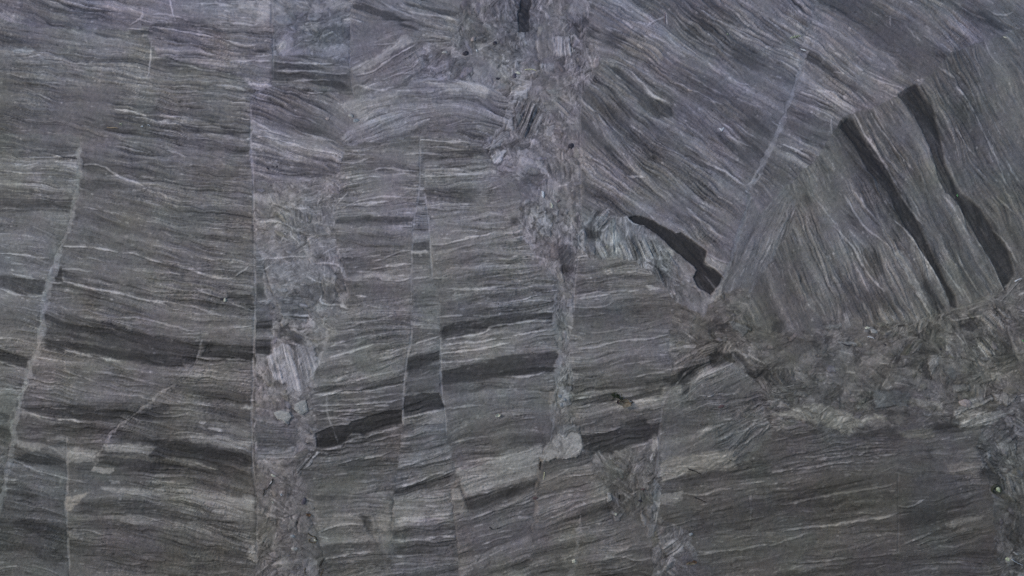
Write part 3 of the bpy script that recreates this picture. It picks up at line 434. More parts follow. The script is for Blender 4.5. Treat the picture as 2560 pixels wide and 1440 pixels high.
pale(C(3, 2, (940, 345), (1240, 330), (1250, 390), (1060, 400)), .16, 5, .6, None, (-.3, .1))
pale(C(3, 2, (1060, 80), (1300, 150), (1300, 200), (1060, 180)), .16, 6, .6, None, (-.4, .1))
pale(C(3, 2, (1700, 420), (1780, 390), (1870, 430), (1850, 490), (1760, 500)), .22, 5, 1.4, F, (-.4, 0))
pale(C(3, 2, (1640, 510), (1670, 500), (1660, 560), (1635, 550)), .6, 2, 1.2, F, (-.2, -.3))
pale(C(3, 2, (1740, 660), (1770, 720), (1755, 725), (1735, 680)), .6, 2, 1.2, F, (0, -.3))
pale(C(3, 2, (1590, 590), (1640, 580), (1650, 640), (1600, 620)), .3, 3, 1.2, F, (-.3, -.2))
pale(C(3, 2, (1780, 1310), (1830, 1280), (1850, 1360), (1790, 1360)), .3, 3, 1.4, F, (-.4, -.2))
pale(C(3, 2, (1320, 590), (1500, 570), (1600, 600), (1560, 680), (1340, 680)), .12, 7, .4, None, (.1, .2))
pale(C(3, 2, (1330, 1050), (1560, 980), (1640, 990), (1500, 1040), (1360, 1070)), .2, 5, .4, None, (0, 0))

# thin pale streaks and lit ledge edges painted as tone, a little proud of the face: points, width mm, brightness
LINE = []
def ln(wd, t, pts): LINE.append((pts, wd, t))
ln(4, .7, C(0, 0, (868, 826), (960, 830), (1090, 868)))
ln(4, .5, C(0, 0, (1190, 870), (1330, 880), (1420, 884)))
ln(3, .5, C(0, 0, (1820, 880), (1880, 886)))
ln(3, .7, C(0, 0, (1140, 310), (1130, 400), (1115, 500), (1108, 575)))
ln(3, .6, C(0, 0, (1275, 0), (1295, 70), (1320, 165)))
ln(3, .5, C(0, 0, (1150, 205), (1300, 230), (1500, 260), (1680, 290), (1780, 340), (1910, 345)))
ln(3, .4, C(0, 0, (1150, 110), (1300, 120), (1420, 150)))
ln(3, .4, C(0, 0, (1240, 465), (1400, 490), (1510, 530)))
ln(3, .5, C(0, 0, (1600, 635), (1700, 640), (1860, 670)))
ln(4, .4, C(0, 0, (1480, 25), (1640, 25), (1760, 50)))
ln(4, .4, C(0, 0, (1720, 180), (1800, 180), (1910, 195)))
ln(3, .45, C(0, 0, (1720, 455), (1800, 460), (1915, 455)))
ln(4, .45, C(0, 0, (200, 1180), (350, 1180), (500, 1175), (600, 1165)))
ln(3, .4, C(0, 0, (1240, 1125), (1330, 1140), (1400, 1175)))
ln(4, .5, C(0, 0, (600, 1235), (760, 1240), (900, 1330), (1020, 1370), (1080, 1400)))
ln(3, .35, C(0, 0, (1060, 1320), (1160, 1330)))
ln(3, .35, C(0, 0, (340, 625), (500, 630)))
ln(3, .35, C(0, 0, (0, 1270), (200, 1300), (340, 1305)))
ln(3, .4, C(0, 0, (540, 20), (700, 60), (860, 75)))
ln(3, .4, C(0, 0, (960, 220), (1040, 225), (1140, 235)))
ln(4, .4, C(0, 0, (980, 190), (1020, 160), (1070, 130), (1060, 60)))
ln(4, .6, C(0, 1, (460, 400), (640, 410), (800, 430), (880, 450)))
ln(3, .4, C(0, 1, (0, 120), (60, 120), (180, 135)))
ln(3, .4, C(0, 1, (620, 110), (740, 125), (850, 160)))
ln(3, .5, C(0, 1, (0, 460), (160, 470), (250, 490), (380, 505)))
ln(5, .45, C(0, 1, (950, 440), (1060, 480), (1160, 520), (1300, 550), (1420, 580), (1560, 630), (1740, 650)))
ln(4, .45, C(0, 1, (1740, 650), (1800, 600), (1870, 555)))
ln(3, .4, C(0, 1, (480, 575), (700, 590)))
ln(4, .5, C(0, 1, (480, 680), (700, 720), (860, 755), (1060, 800), (1160, 825), (1260, 825)))
ln(4, .4, C(0, 1, (0, 730), (100, 760), (240, 785), (320, 790)))
ln(3, .3, C(0, 1, (80, 640), (200, 640), (340, 660)))
ln(3, .35, C(0, 1, (1460, 720), (1580, 780)))
ln(3, .35, C(0, 1, (920, 940), (1040, 945), (1300, 1010), (1480, 1045)))
ln(4, .35, C(0, 1, (1260, 825), (1460, 870), (1660, 915)))
ln(4, .5, C(0, 1, (480, 1200), (500, 1190), (700, 1235), (900, 1270)))
ln(4, .5, C(0, 1, (1500, 1240), (1700, 1255), (1900, 1280)))
ln(3, .5, C(0, 1, (0, 1275), (100, 1310), (190, 1330)))
ln(3, .4, C(0, 1, (1760, 1010), (1900, 1005)))
ln(3, .4, C(0, 1, (1720, 820), (1900, 890)))
ln(3, .3, C(0, 1, (480, 1340), (650, 1400), (760, 1440)))
ln(4, .3, C(0, 1, (700, 1340), (960, 1380), (1200, 1440)))
ln(3, .5, C(0, 1, (390, 688), (470, 690)))
ln(4, .35, C(0, 1, (1470, 1335), (1560, 1330), (1700, 1370)))
ln(3, .3, C(0, 1, (1130, 180), (1300, 240)))
ln(3, .3, C(0, 1, (1180, 0), (1300, 60), (1440, 80)))
ln(3, .4, C(0, 2, (220, 85), (400, 115)))
ln(3, .4, C(0, 2, (380, 180), (500, 182)))
ln(4, .5, C(0, 2, (190, 215), (400, 265), (500, 265), (640, 290)))
ln(3, .4, C(0, 2, (1300, 370), (1420, 355), (1500, 380)))
ln(4, .5, C(0, 2, (1560, 340), (1680, 360)))
ln(3, .5, C(0, 2, (1490, 290), (1540, 295)))
ln(4, .4, C(0, 2, (1470, 590), (1560, 630), (1640, 640)))
ln(3, .4, C(0, 2, (1100, 720), (1300, 745), (1400, 755)))
ln(3, .35, C(0, 2, (110, 560), (250, 640), (450, 690), (660, 740)))
ln(3, .3, C(0, 2, (920, 970), (1100, 990), (1280, 1050)))
ln(3, .35, C(0, 2, (1520, 1050), (1700, 1100), (1900, 1140)))
ln(3, .4, C(0, 2, (1420, 1285), (1500, 1290)))
ln(3, .4, C(0, 2, (620, 1090), (780, 1130)))
ln(3, .3, C(0, 2, (100, 1080), (170, 1090)))
ln(4, .3, C(0, 2, (60, 710), (150, 720)))
ln(3, .35, C(0, 2, (250, 1360), (380, 1400), (460, 1440)))
ln(4, .45, C(1, 0, (130, 460), (300, 470), (430, 490), (640, 480)))
ln(4, .45, C(1, 0, (0, 460), (110, 465)))
ln(4, .5, C(1, 0, (140, 530), (400, 540), (680, 555)))
ln(4, .4, C(1, 0, (290, 605), (420, 605), (560, 600)))
ln(3, .5, C(1, 0, (390, 700), (500, 700)))
ln(4, .45, C(1, 0, (750, 575), (880, 550), (1000, 440), (1180, 340)))
ln(3, .35, C(1, 0, (960, 600), (1060, 560), (1200, 560)))
ln(3, .5, C(1, 0, (0, 1020), (120, 1030), (240, 1080), (340, 1100), (420, 1125), (620, 1160)))
ln(3, .4, C(1, 0, (30, 970), (180, 1000), (300, 1050)))
ln(4, .35, C(1, 0, (300, 980), (400, 1010), (560, 1050), (620, 1070)))
ln(3, .35, C(1, 0, (250, 860), (380, 890), (480, 940)))
ln(3, .4, C(1, 0, (640, 1220), (760, 1215), (830, 1180), (880, 1180)))
ln(4, .5, C(1, 0, (1240, 1055), (1400, 1065), (1560, 1055), (1610, 1065)))
ln(3, .35, C(1, 0, (1240, 1110), (1400, 1100), (1560, 1120)))
ln(3, .4, C(1, 0, (1110, 1160), (1300, 1150), (1400, 1170)))
ln(4, .5, C(1, 0, (1250, 1320), (1400, 1325), (1560, 1310), (1700, 1295)))
ln(3, .4, C(1, 0, (1250, 1275), (1420, 1275), (1600, 1285)))
ln(4, .4, C(1, 0, (860, 1280), (960, 1260), (1100, 1280), (1220, 1280)))
ln(3, .35, C(1, 0, (640, 1330), (800, 1310)))
ln(3, .35, C(1, 0, (620, 1390), (800, 1360)))
ln(3, .4, C(1, 0, (0, 430), (120, 420)))
ln(3, .35, C(1, 0, (880, 340), (1030, 320)))
ln(4, .35, C(1, 0, (750, 650), (900, 680), (1060, 650)))
ln(3, .4, C(1, 0, (1160, 740), (1280, 745)))
ln(4, .35, C(1, 0, (1060, 60), (1200, 100), (1380, 120), (1520, 150)))
ln(4, .3, C(1, 0, (940, 10), (1060, 80), (1240, 160)))
ln(4, .5, C(1, 1, (660, 110), (720, 90), (900, 80), (980, 78)))
ln(3, .4, C(1, 1, (640, 120), (760, 60), (900, 45), (1180, 30)))
ln(3, .35, C(1, 1, (800, 110), (870, 90), (980, 80)))
ln(3, .4, C(1, 1, (590, 100), (620, 70), (680, 0)))
ln(4, .6, C(1, 1, (1310, 390), (1430, 385), (1530, 350), (1740, 330)))
ln(4, .4, C(1, 1, (870, 520), (960, 500), (1060, 450), (1165, 435)))
ln(4, .5, C(1, 1, (860, 580), (960, 560), (1060, 550), (1165, 540)))
ln(3, .5, C(1, 1, (940, 660), (1080, 665), (1165, 640)))
ln(3, .4, C(1, 1, (680, 600), (860, 595)))
ln(3, .35, C(1, 1, (680, 660), (840, 665)))
ln(4, .4, C(1, 1, (1180, 645), (1300, 625)))
ln(3, .3, C(1, 1, (1330, 640), (1440, 640)))
ln(4, .4, C(1, 1, (1440, 720), (1700, 730), (1900, 705)))
ln(3, .4, C(1, 1, (1480, 770), (1560, 765)))
ln(3, .35, C(1, 1, (1720, 640), (1920, 620)))
ln(3, .45, C(1, 1, (1360, 940), (1500, 920), (1720, 920)))
ln(4, .5, C(1, 1, (1400, 1110), (1560, 1080), (1740, 1040), (1760, 1000), (1920, 990)))
ln(3, .5, C(1, 1, (1200, 1140), (1290, 1110), (1370, 1085)))
ln(4, .6, C(1, 1, (1380, 1215), (1560, 1190), (1800, 1150), (1900, 1130)))
ln(3, .4, C(1, 1, (1400, 1150), (1620, 1120), (1920, 1090)))
ln(3, .4, C(1, 1, (1380, 1280), (1560, 1270), (1700, 1240)))
ln(4, .5, C(1, 1, (550, 1245), (650, 1215), (780, 1170), (880, 1145)))
ln(3, .35, C(1, 1, (560, 1160), (700, 1110), (870, 1070)))
ln(3, .3, C(1, 1, (900, 1250), (1000, 1240), (1120, 1215)))
ln(3, .3, C(1, 1, (700, 1430), (860, 1370), (1060, 1340)))
ln(3, .35, C(1, 1, (930, 955), (1030, 925)))
ln(3, .35, C(1, 1, (660, 985), (1050, 950)))
ln(3, .5, C(1, 1, (730, 780), (830, 785)))
ln(4, .5, C(1, 1, (290, 125), (390, 130)))
ln(4, .3, C(1, 1, (10, 220), (150, 210), (330, 300), (430, 320)))
ln(3, .4, C(1, 1, (20, 500), (200, 490), (400, 480)))
ln(4, .4, C(1, 1, (430, 530), (560, 540), (620, 560), (650, 600)))
ln(4, .45, C(1, 1, (490, 690), (500, 760), (470, 830), (520, 850), (640, 850)))
ln(5, .5, C(1, 1, (630, 840), (690, 875)))
ln(3, .3, C(1, 1, (0, 820), (100, 815)))
ln(3, .4, C(1, 2, (430, 80), (540, 70), (860, 45), (1090, 0)))
ln(4, .5, C(1, 2, (880, 158), (1000, 152)))
ln(3, .45, C(1, 2, (410, 170), (520, 150), (700, 150), (960, 130), (1090, 110)))
ln(3, .45, C(1, 2, (415, 210), (530, 195), (700, 195), (880, 175)))
ln(3, .35, C(1, 2, (550, 250), (720, 215), (1000, 175)))
ln(3, .35, C(1, 2, (430, 270), (530, 250), (700, 260)))
ln(3, .3, C(1, 2, (560, 120), (800, 110), (1090, 60)))
ln(4, .45, C(1, 2, (480, 490), (620, 468), (680, 430), (780, 400), (830, 400), (930, 350), (1090, 315)))
ln(4, .4, C(1, 2, (820, 450), (950, 400), (1090, 370)))
ln(4, .4, C(1, 2, (1110, 245), (1280, 215), (1420, 190)))
ln(4, .4, C(1, 2, (1420, 180), (1560, 160), (1700, 150)))
ln(4, .35, C(1, 2, (1470, 440), (1600, 410), (1740, 400)))
ln(4, .35, C(1, 2, (1540, 590), (1700, 570), (1920, 530)))
ln(3, .35, C(1, 2, (600, 600), (760, 560), (900, 550), (1080, 480)))
ln(3, .35, C(1, 2, (1070, 605), (1200, 595), (1330, 585)))
ln(4, .4, C(1, 2, (1050, 760), (1200, 740), (1300, 680), (1480, 650)))
ln(4, .45, C(1, 2, (1050, 1015), (1250, 1005), (1470, 965)))
ln(4, .4, C(1, 2, (1020, 1180), (1250, 1170), (1380, 1135), (1500, 1130)))
ln(4, .45, C(1, 2, (470, 1110), (560, 1070), (680, 1045), (800, 1050)))
ln(4, .45, C(1, 2, (520, 1305), (680, 1270), (880, 1255)))
ln(4, .35, C(1, 2, (1620, 1000), (1720, 960), (1900, 910)))
ln(3, .35, C(1, 2, (1640, 1150), (1750, 1120), (1920, 1100)))
ln(3, .35, C(1, 2, (1690, 1210), (1800, 1160), (1920, 1140)))
ln(3, .4, C(1, 2, (70, 555), (200, 550), (320, 540)))
ln(3, .3, C(1, 2, (990, 1300), (1200, 1290), (1400, 1270)))
ln(3, .3, C(1, 2, (540, 1340), (800, 1330)))
ln(3, .5, C(1, 2, (380, 860), (440, 870)))
ln(3, .5, C(1, 2, (180, 820), (200, 840)))
# upper right slanting
ln(4, .4, C(2, 0, (820, 490), (900, 540), (1000, 650), (1080, 730), (1180, 775)))
ln(4, .45, C(2, 0, (980, 650), (1060, 720), (1130, 750)))
ln(3, .45, C(2, 0, (640, 840), (680, 910), (740, 970)))
ln(3, .4, C(2, 0, (500, 750), (580, 820), (640, 850)))
ln(3, .4, C(2, 0, (900, 950), (980, 1000)))
ln(4, .5, C(2, 0, (860, 1320), (900, 1335), (960, 1320), (1000, 1330)))
ln(4, .5, C(2, 0, (1420, 1200), (1500, 1250), (1600, 1290), (1680, 1360), (1740, 1395)))
ln(4, .3, C(2, 0, (1750, 1390), (1800, 1370), (1840, 1290), (1910, 1220)))
ln(3, .4, C(2, 0, (1190, 610), (1280, 640), (1340, 680), (1420, 700), (1500, 750), (1580, 785)))
ln(3, .3, C(2, 0, (1300, 560), (1420, 620), (1580, 710)))
ln(3, .35, C(2, 0, (1600, 1010), (1720, 1080), (1800, 1110)))
ln(3, .35, C(2, 0, (1680, 920), (1760, 1000), (1840, 1040)))
ln(4, .3, C(2, 0, (1170, 80), (1280, 180), (1380, 260), (1440, 320), (1540, 360)))
ln(4, .35, C(2, 0, (1400, 60), (1500, 130), (1620, 180), (1700, 240), (1780, 275)))
ln(3, .3, C(2, 0, (1640, 580), (1700, 630), (1790, 630)))
ln(3, .3, C(2, 0, (1460, 450), (1500, 520), (1560, 560)))
ln(3, .3, C(2, 0, (1000, 240), (1100, 290), (1220, 360)))
ln(3, .5, C(2, 0, (1545, 965), (1570, 990), (1590, 955)))
ln(3, .5, C(2, 0, (1150, 95), (1160, 180)))
ln(3, .4, C(2, 0, (1000, 205), (1060, 150), (1140, 130)))
ln(4, .3, C(2, 0, (700, 460), (820, 470), (900, 520)))
ln(3, .3, C(2, 0, (580, 1180), (680, 1240), (780, 1330)))
ln(3, .3, C(2, 0, (740, 1130), (830, 1220), (900, 1280)))
ln(3, .3, C(2, 0, (1040, 1060), (1180, 1130), (1300, 1170)))
ln(3, .3, C(2, 0, (1200, 1130), (1340, 1210)))
ln(3, .3, C(2, 0, (360, 730), (440, 790)))
ln(3, .4, C(3, 0, (20, 920), (60, 940), (95, 950)))
ln(4, .4, C(3, 0, (480, 690), (560, 720), (620, 765)))
ln(3, .35, C(3, 0, (280, 640), (400, 690), (480, 690)))
ln(3, .35, C(3, 0, (300, 790), (400, 830), (500, 880)))
ln(3, .35, C(3, 0, (70, 1080), (200, 1120), (300, 1180), (350, 1240)))
ln(3, .4, C(3, 0, (480, 540), (560, 560)))
ln(3, .4, C(3, 0, (660, 500), (710, 540)))
ln(3, .35, C(3, 0, (770, 580), (850, 630), (1000, 665)))
ln(3, .5, C(3, 0, (150, 400), (200, 445), (260, 460)))
ln(3, .4, C(3, 0, (920, 120), (915, 200)))
ln(4, .5, C(3, 0, (1400, 620), (1440, 680), (1490, 745)))
ln(3, .4, C(3, 0, (1500, 760), (1545, 835)))
ln(4, .4, C(3, 0, (1295, 500), (1350, 540), (1395, 580)))
ln(4, .5, C(3, 0, (640, 840), (690, 920), (720, 1000), (770, 1060), (820, 1140), (860, 1220), (940, 1340), (990, 1420)))
ln(3, .45, C(3, 0, (740, 790), (800, 890), (860, 990), (930, 1070), (970, 1150), (1050, 1220), (1100, 1280)))
ln(3, .35, C(3, 0, (790, 800), (850, 930), (900, 1010)))
ln(4, .3, C(3, 0, (1400, 950), (1480, 1090), (1560, 1180)))
ln(4, .3, C(3, 0, (1560, 850), (1640, 1040), (1720, 1200), (1790, 1390)))
ln(3, .3, C(3, 0, (1630, 340), (1680, 440), (1760, 500)))
ln(3, .3, C(3, 0, (1580, 620), (1640, 750)))
ln(3, .35, C(3, 0, (1780, 1180), (1840, 1300), (1915, 1390)))
ln(3, .3, C(3, 0, (1700, 920), (1740, 1000)))
ln(3, .3, C(3, 0, (1390, 10), (1500, 90), (1640, 150)))
ln(4, .35, C(3, 0, (1640, 60), (1740, 130), (1840, 90)))
ln(3, .35, C(3, 0, (480, 1000), (470, 900), (490, 860)))
ln(3, .4, C(3, 0, (450, 340), (490, 390)))
ln(3, .35, C(3, 0, (1050, 220), (1140, 310)))
ln(3, .35, C(3, 0, (1170, 270), (1220, 310)))
ln(4, .4, C(3, 1, (560, 10), (600, 80), (680, 200), (740, 280), (830, 340), (900, 400)))
ln(4, .4, C(3, 1, (690, 30), (720, 110), (810, 200)))
ln(4, .45, C(3, 1, (490, 260), (560, 350), (640, 420), (700, 550), (760, 640), (870, 750)))
ln(3, .35, C(3, 1, (620, 350), (700, 480), (780, 600)))
ln(3, .3, C(3, 1, (630, 510), (700, 650), (760, 760)))
ln(4, .5, C(3, 1, (940, 210), (1010, 270), (1070, 340), (1130, 430), (1210, 560), (1290, 690), (1370, 870)))
ln(3, .4, C(3, 1, (1000, 10), (1050, 110), (1100, 180), (1160, 250)))
ln(3, .4, C(3, 1, (1300, 20), (1380, 110), (1430, 230), (1510, 340)))
ln(3, .35, C(3, 1, (1550, 350), (1640, 470), (1720, 640), (1770, 745)))
ln(3, .3, C(3, 1, (1280, 530), (1400, 690), (1470, 800)))
ln(3, .35, C(3, 1, (1420, 470), (1470, 590), (1560, 740), (1620, 790)))
ln(4, .4, C(3, 1, (1090, 700), (1150, 820), (1220, 930)))
ln(3, .35, C(3, 1, (1690, 10), (1760, 80), (1850, 160)))
ln(3, .35, C(3, 1, (1680, 280), (1800, 400), (1900, 570)))
ln(3, .3, C(3, 1, (330, 30), (420, 130), (500, 250)))
ln(4, .5, C(3, 1, (1850, 670), (1880, 652), (1900, 650)))
ln(3, .4, C(3, 1, (1880, 770), (1920, 750)))
ln(4, .25, C(3, 1, (1740, 820), (1800, 750), (1900, 640)))
ln(3, .5, C(3, 1, (745, 1085), (790, 1092)))
ln(3, .4, C(3, 1, (830, 1285), (900, 1290)))
ln(3, .4, C(3, 1, (590, 1355), (660, 1355)))
ln(3, .3, C(3, 1, (1550, 1140), (1600, 1180), (1660, 1240)))
ln(3, .3, C(3, 1, (1590, 1120), (1640, 1170), (1690, 1220)))
ln(3, .35, C(3, 1, (1360, 960), (1480, 950), (1600, 930)))
# lower right
ln(4, .4, C(3, 2, (0, 660), (240, 625), (400, 605), (600, 580), (720, 575)))
ln(3, .35, C(3, 2, (360, 570), (480, 550), (600, 535)))
ln(4, .45, C(3, 2, (680, 530), (780, 495)))
ln(3, .3, C(3, 2, (830, 530), (990, 520)))
ln(4, .3, C(3, 2, (30, 900), (180, 890), (330, 850), (540, 815), (760, 790), (960, 740)))
ln(4, .42, C(3, 2, (100, 1110), (300, 1080), (520, 1050), (720, 1020), (880, 995), (970, 965)))
ln(4, .3, C(3, 2, (0, 1220), (180, 1160), (300, 1120)))
ln(4, .25, C(3, 2, (200, 1340), (500, 1320), (800, 1290), (980, 1265)))
ln(3, .3, C(3, 2, (700, 1355), (860, 1345)))
ln(4, .45, C(3, 2, (985, 915), (1040, 920), (1180, 860)))
ln(4, .3, C(3, 2, (1000, 1200), (1150, 1140), (1250, 1110)))
ln(3, .3, C(3, 2, (1080, 1350), (1300, 1345), (1480, 1335)))
ln(3, .3, C(3, 2, (1380, 420), (1500, 390)))
ln(3, .35, C(3, 2, (200, 380), (300, 360)))
ln(3, .3, C(3, 2, (20, 430), (160, 400)))
ln(3, .5, C(3, 2, (1500, 240), (1640, 200)))
ln(4, .35, C(2, 2, (1400, 1290), (1500, 1270), (1660, 1245), (1800, 1215), (1920, 1205)))
ln(4, .35, C(2, 2, (1280, 820), (1460, 830), (1540, 790), (1640, 780)))
ln(3, .3, C(2, 2, (1700, 760), (1800, 745), (1920, 730)))
ln(3, .35, C(2, 2, (1110, 1080), (1240, 1050), (1340, 1025)))
ln(4, .35, C(2, 2, (1120, 740), (1160, 720), (1260, 700)))
ln(4, .5, C(2, 2, (1095, 400), (1095, 500)))
ln(4, .5, C(2, 2, (1095, 920), (1080, 1050)))
ln(3, .5, C(2, 2, (1040, 560), (1060, 520)))
ln(3, .35, C(2, 2, (900, 470), (1000, 450), (1040, 440)))
ln(3, .3, C(2, 2, (500, 920), (640, 870), (760, 830)))
ln(3, .3, C(2, 2, (0, 910), (150, 870), (360, 820)))
ln(3, .3, C(2, 2, (230, 740), (360, 680), (420, 630)))
ln(4, .5, C(2, 2, (1130, 1230), (1230, 1170)))
ln(4, .5, C(2, 2, (1160, 1280), (1250, 1220), (1270, 1190)))
ln(4, .35, C(2, 2, (800, 1300), (880, 1310), (930, 1335), (1000, 1320), (1060, 1305)))
ln(3, .3, C(2, 2, (660, 1420), (850, 1390), (940, 1350)))
ln(3, .4, C(2, 2, (460, 175), (640, 150), (800, 130), (930, 130), (1130, 100)))
ln(3, .3, C(2, 2, (460, 110), (600, 90), (760, 60)))
ln(3, .35, C(2, 2, (520, 365), (680, 370), (800, 330)))
ln(3, .35, C(2, 1, (480, 800), (620, 780), (780, 750)))
ln(4, .4, C(2, 1, (1000, 720), (1120, 710)))
ln(3, .3, C(2, 1, (420, 850), (580, 860), (700, 850), (760, 820)))
ln(3, .3, C(2, 1, (420, 930), (600, 920), (700, 900)))
ln(4, .4, C(2, 1, (500, 1185), (680, 1150), (820, 1110), (1000, 1100), (1180, 1065)))
ln(3, .3, C(2, 1, (580, 1060), (680, 1050), (860, 1020)))
ln(3, .3, C(2, 1, (840, 1300), (1000, 1270), (1100, 1255)))
ln(3, .3, C(2, 1, (900, 1390), (1060, 1360), (1300, 1310)))
ln(3, .3, C(2, 1, (1180, 1180), (1280, 1160), (1380, 1150)))
ln(4, .4, C(2, 1, (390, 980), (420, 1010), (460, 1030)))
ln(4, .5, C(2, 1, (0, 990), (140, 965), (300, 962)))
ln(3, .45, C(2, 1, (0, 1080), (140, 1045), (250, 1030)))
ln(4, .5, C(2, 1, (0, 1388), (180, 1375), (250, 1350)))
ln(3, .4, C(2, 1, (30, 830), (160, 810), (300, 818)))
ln(3, .35, C(2, 1, (0, 700), (100, 690), (160, 680)))
ln(3, .35, C(2, 1, (80, 490), (130, 470), (260, 500)))
ln(4, .35, C(2, 1, (50, 190), (120, 280), (150, 340)))
ln(3, .5, C(2, 1, (850, 180), (900, 240), (1000, 250)))
ln(3, .35, C(2, 1, (1290, 100), (1400, 200), (1480, 320)))
ln(3, .35, C(2, 1, (920, 90), (1030, 180), (1140, 260)))
ln(4, .4, C(2, 1, (1440, 620), (1500, 690), (1530, 720)))
ln(3, .35, C(2, 1, (1470, 470), (1560, 520), (1640, 540)))
ln(4, .35, C(2, 1, (1440, 540), (1530, 570), (1600, 640)))

# cracks and mineral seams between the blocks: points, width mm, tone, level mm, own part name, tint, label
SEAM = []
def seam(pts, wd, t, lev=-.8, part="mineral_seam", tint=(0, -.2), rough=1.0, label=None):
    SEAM.append((pts, wd, t, lev, part, tint, rough, label))
seam([(152, 622), (148, 650), (138, 680), (126, 706), (118, 745), (110, 775), (104, 815), (98, 850), (92, 890), (78, 920), (66, 958), (52, 1000), (40, 1040)], 14, .48, .3, tint=(-.25, -.15), label="broad pale seam at the far left")
seam([(40, 1040), (30, 1075), (34, 1110), (26, 1150), (12, 1200), (2, 1260), (-20, 1320)], 12, .4, .2, tint=(-.2, -.1))
seam([(200, 375), (198, 440), (190, 500), (176, 560), (152, 622)], 9, .45, .2, tint=(-.3, 0))
seam([(440, 962), (400, 985), (365, 1020), (318, 1048), (280, 1078), (258, 1120), (240, 1150)], 6.5, .62, .3, tint=(0, .2), label="thin pale seam running up to the right")
seam([(505, 850), (496, 885), (480, 925), (455, 950)], 4, .35, -.2)
seam([(166, 1095), (168, 1150), (170, 1200), (163, 1260), (166, 1300), (170, 1360), (174, 1440), (174, 1540)], 4, .5, -.6, tint=(.2, .1), label="upright pale hairline in the lower left")
seam([(628, 300), (626, 350), (630, 420), (634, 480), (634, 600), (638, 700), (637, 800), (632, 900), (634, 960), (628, 1020), (630, 1130), (634, 1200), (645, 1290), (640, 1400)], 4, .5, -1.2, label="long upright pale crack left of the rubble column")
seam([(680, 0), (680, 60), (684, 140), (683, 212), (640, 232), (626, 260), (628, 300)], 3, .25, -1.0)
seam([(378, 105), (375, 150), (370, 192)], 3, .55, -.4, tint=(0, -.3))
seam([(873, 140), (876, 180), (880, 215), (884, 240)], 3, .45, -.8)
seam([(876, 60), (872, 110), (874, 150)], 3, -.3, -1)
seam([(1050, 345), (1050, 430), (1050, 480), (1035, 540), (1030, 600), (1029, 690), (1028, 760)], 2.5, .55, -.6, label="straight pale hairline left of the narrow strip")
seam([(1030, 800), (1028, 850), (1018, 890), (1012, 950), (1008, 1000), (1006, 1060)], 3, .6, -.8)
seam([(1062, 480), (1070, 540), (1074, 600), (1076, 650), (1081, 690)], 2.5, .55, -.6, label="straight pale hairline right of the narrow strip")
seam([(1100, 845), (1103, 880), (1103, 960), (1108, 1000), (1113, 1025), (1117, 1085)], 3, .55, -.8)
seam([(818, 985), (816, 1020), (824, 1050), (834, 1080), (843, 1108)], 3.5, .7, .1, tint=(0, -.1), label="crooked white vein in the dark beds")
seam([(985, 1245), (980, 1300), (978, 1340)], 2.5, -.3, -1.2, part=None)
seam([(1148, 1210), (1160, 1240), (1172, 1280)], 4, -.45, -1.4, part=None)
seam([(1128, 1230), (1132, 1290), (1140, 1340), (1146, 1400)], 3, -.25, -1.0, part=None)
seam([(1388, 740), (1384, 800), (1392, 840), (1402, 880), (1392, 930), (1386, 980), (1382, 1050), (1374, 1095)], 9, .34, .2, label="pale seam down the middle right")
seam([(1410, 740), (1412, 790), (1416, 850)], 4, .3, 0, part=None)
seam([(1352, 1150), (1346, 1190), (1340, 1230), (1336, 1270), (1338, 1300), (1330, 1330)], 7, .15, -.8, tint=(.4, .9), label="reddish seam below the knobbly block")
seam([(1350, 1155), (1350, 1175)], 3, -.9, -1.6, part=None)
seam([(1447, 540), (1446, 600), (1444, 660), (1436, 720), (1434, 780)], 3, .35, -.8)
seam([(1451, 160), (1452, 240), (1450, 330), (1452, 440), (1450, 540)], 3, .12, -1.0, part=None)
seam([(1785, 745), (1806, 705), (1830, 650), (1846, 600), (1866, 520), (1874, 478)], 7, .2, -.6, tint=(-.3, -.4), label="greenish seam beside the black slot")
seam([(1874, 478), (1882, 455), (1900, 430), (1915, 400), (1940, 340), (1962, 280), (1985, 215), (2005, 150), (2014, 130)], 10, .46, -.3, label="long thin seam climbing towards the top right")
seam([(1648, 1100), (1652, 1050), (1660, 985), (1700, 950), (1740, 890), (1770, 860)], 4, .3, -.6)
seam([(1640, 1200), (1646, 1140), (1648, 1100)], 4, .35, -.5)
seam([(1632, 1300), (1640, 1250), (1645, 1200)], 6, .3, -.5)
seam([(1455, 1290), (1448, 1330), (1442, 1370), (1440, 1400), (1428, 1430), (1415, 1470)], 7, .45, .1, tint=(.1, -.1), label="pale seam at the bottom right of the middle")
seam([(1540, 1320), (1530, 1345), (1510, 1370), (1490, 1395)], 4, .3, -.3)
seam([(1875, 1240), (1878, 1270), (1874, 1310)], 4, .3, -.1)
seam([(2247, 1180), (2246, 1260), (2247, 1350), (2246, 1390)], 2.5, .1, -1.2, part=None)
seam([(2180, 1210), (2110, 1222), (2040, 1238), (1960, 1250), (1930, 1252)], 4, -.5, -1.0, part=None)
seam([(1100, 350), (1060, 345), (1000, 352), (930, 360), (870, 355)], 4, -.2, -.4, part=None)
seam([(938, 1290), (952, 1340), (962, 1400), (968, 1450)], 4, .22, -.6)
seam([(900, 1280), (918, 1310), (938, 1350), (948, 1380)], 6, -.25, -1.0, part=None)
seam([(660, 660), (668, 700), (682, 740)], 3, -.7, -1.6, part=None)
seam([(855, 655), (848, 650), (858, 662), (864, 690)], 4, -.4, -1.4, part=None)
seam([(830, 580), (840, 575), (852, 570)], 7, -.55, -1.4, part=None)
seam([(2530, 700), (2500, 730), (2470, 748), (2420, 765), (2380, 775)], 4, .2, -.6, tint=(-.3, -.1))
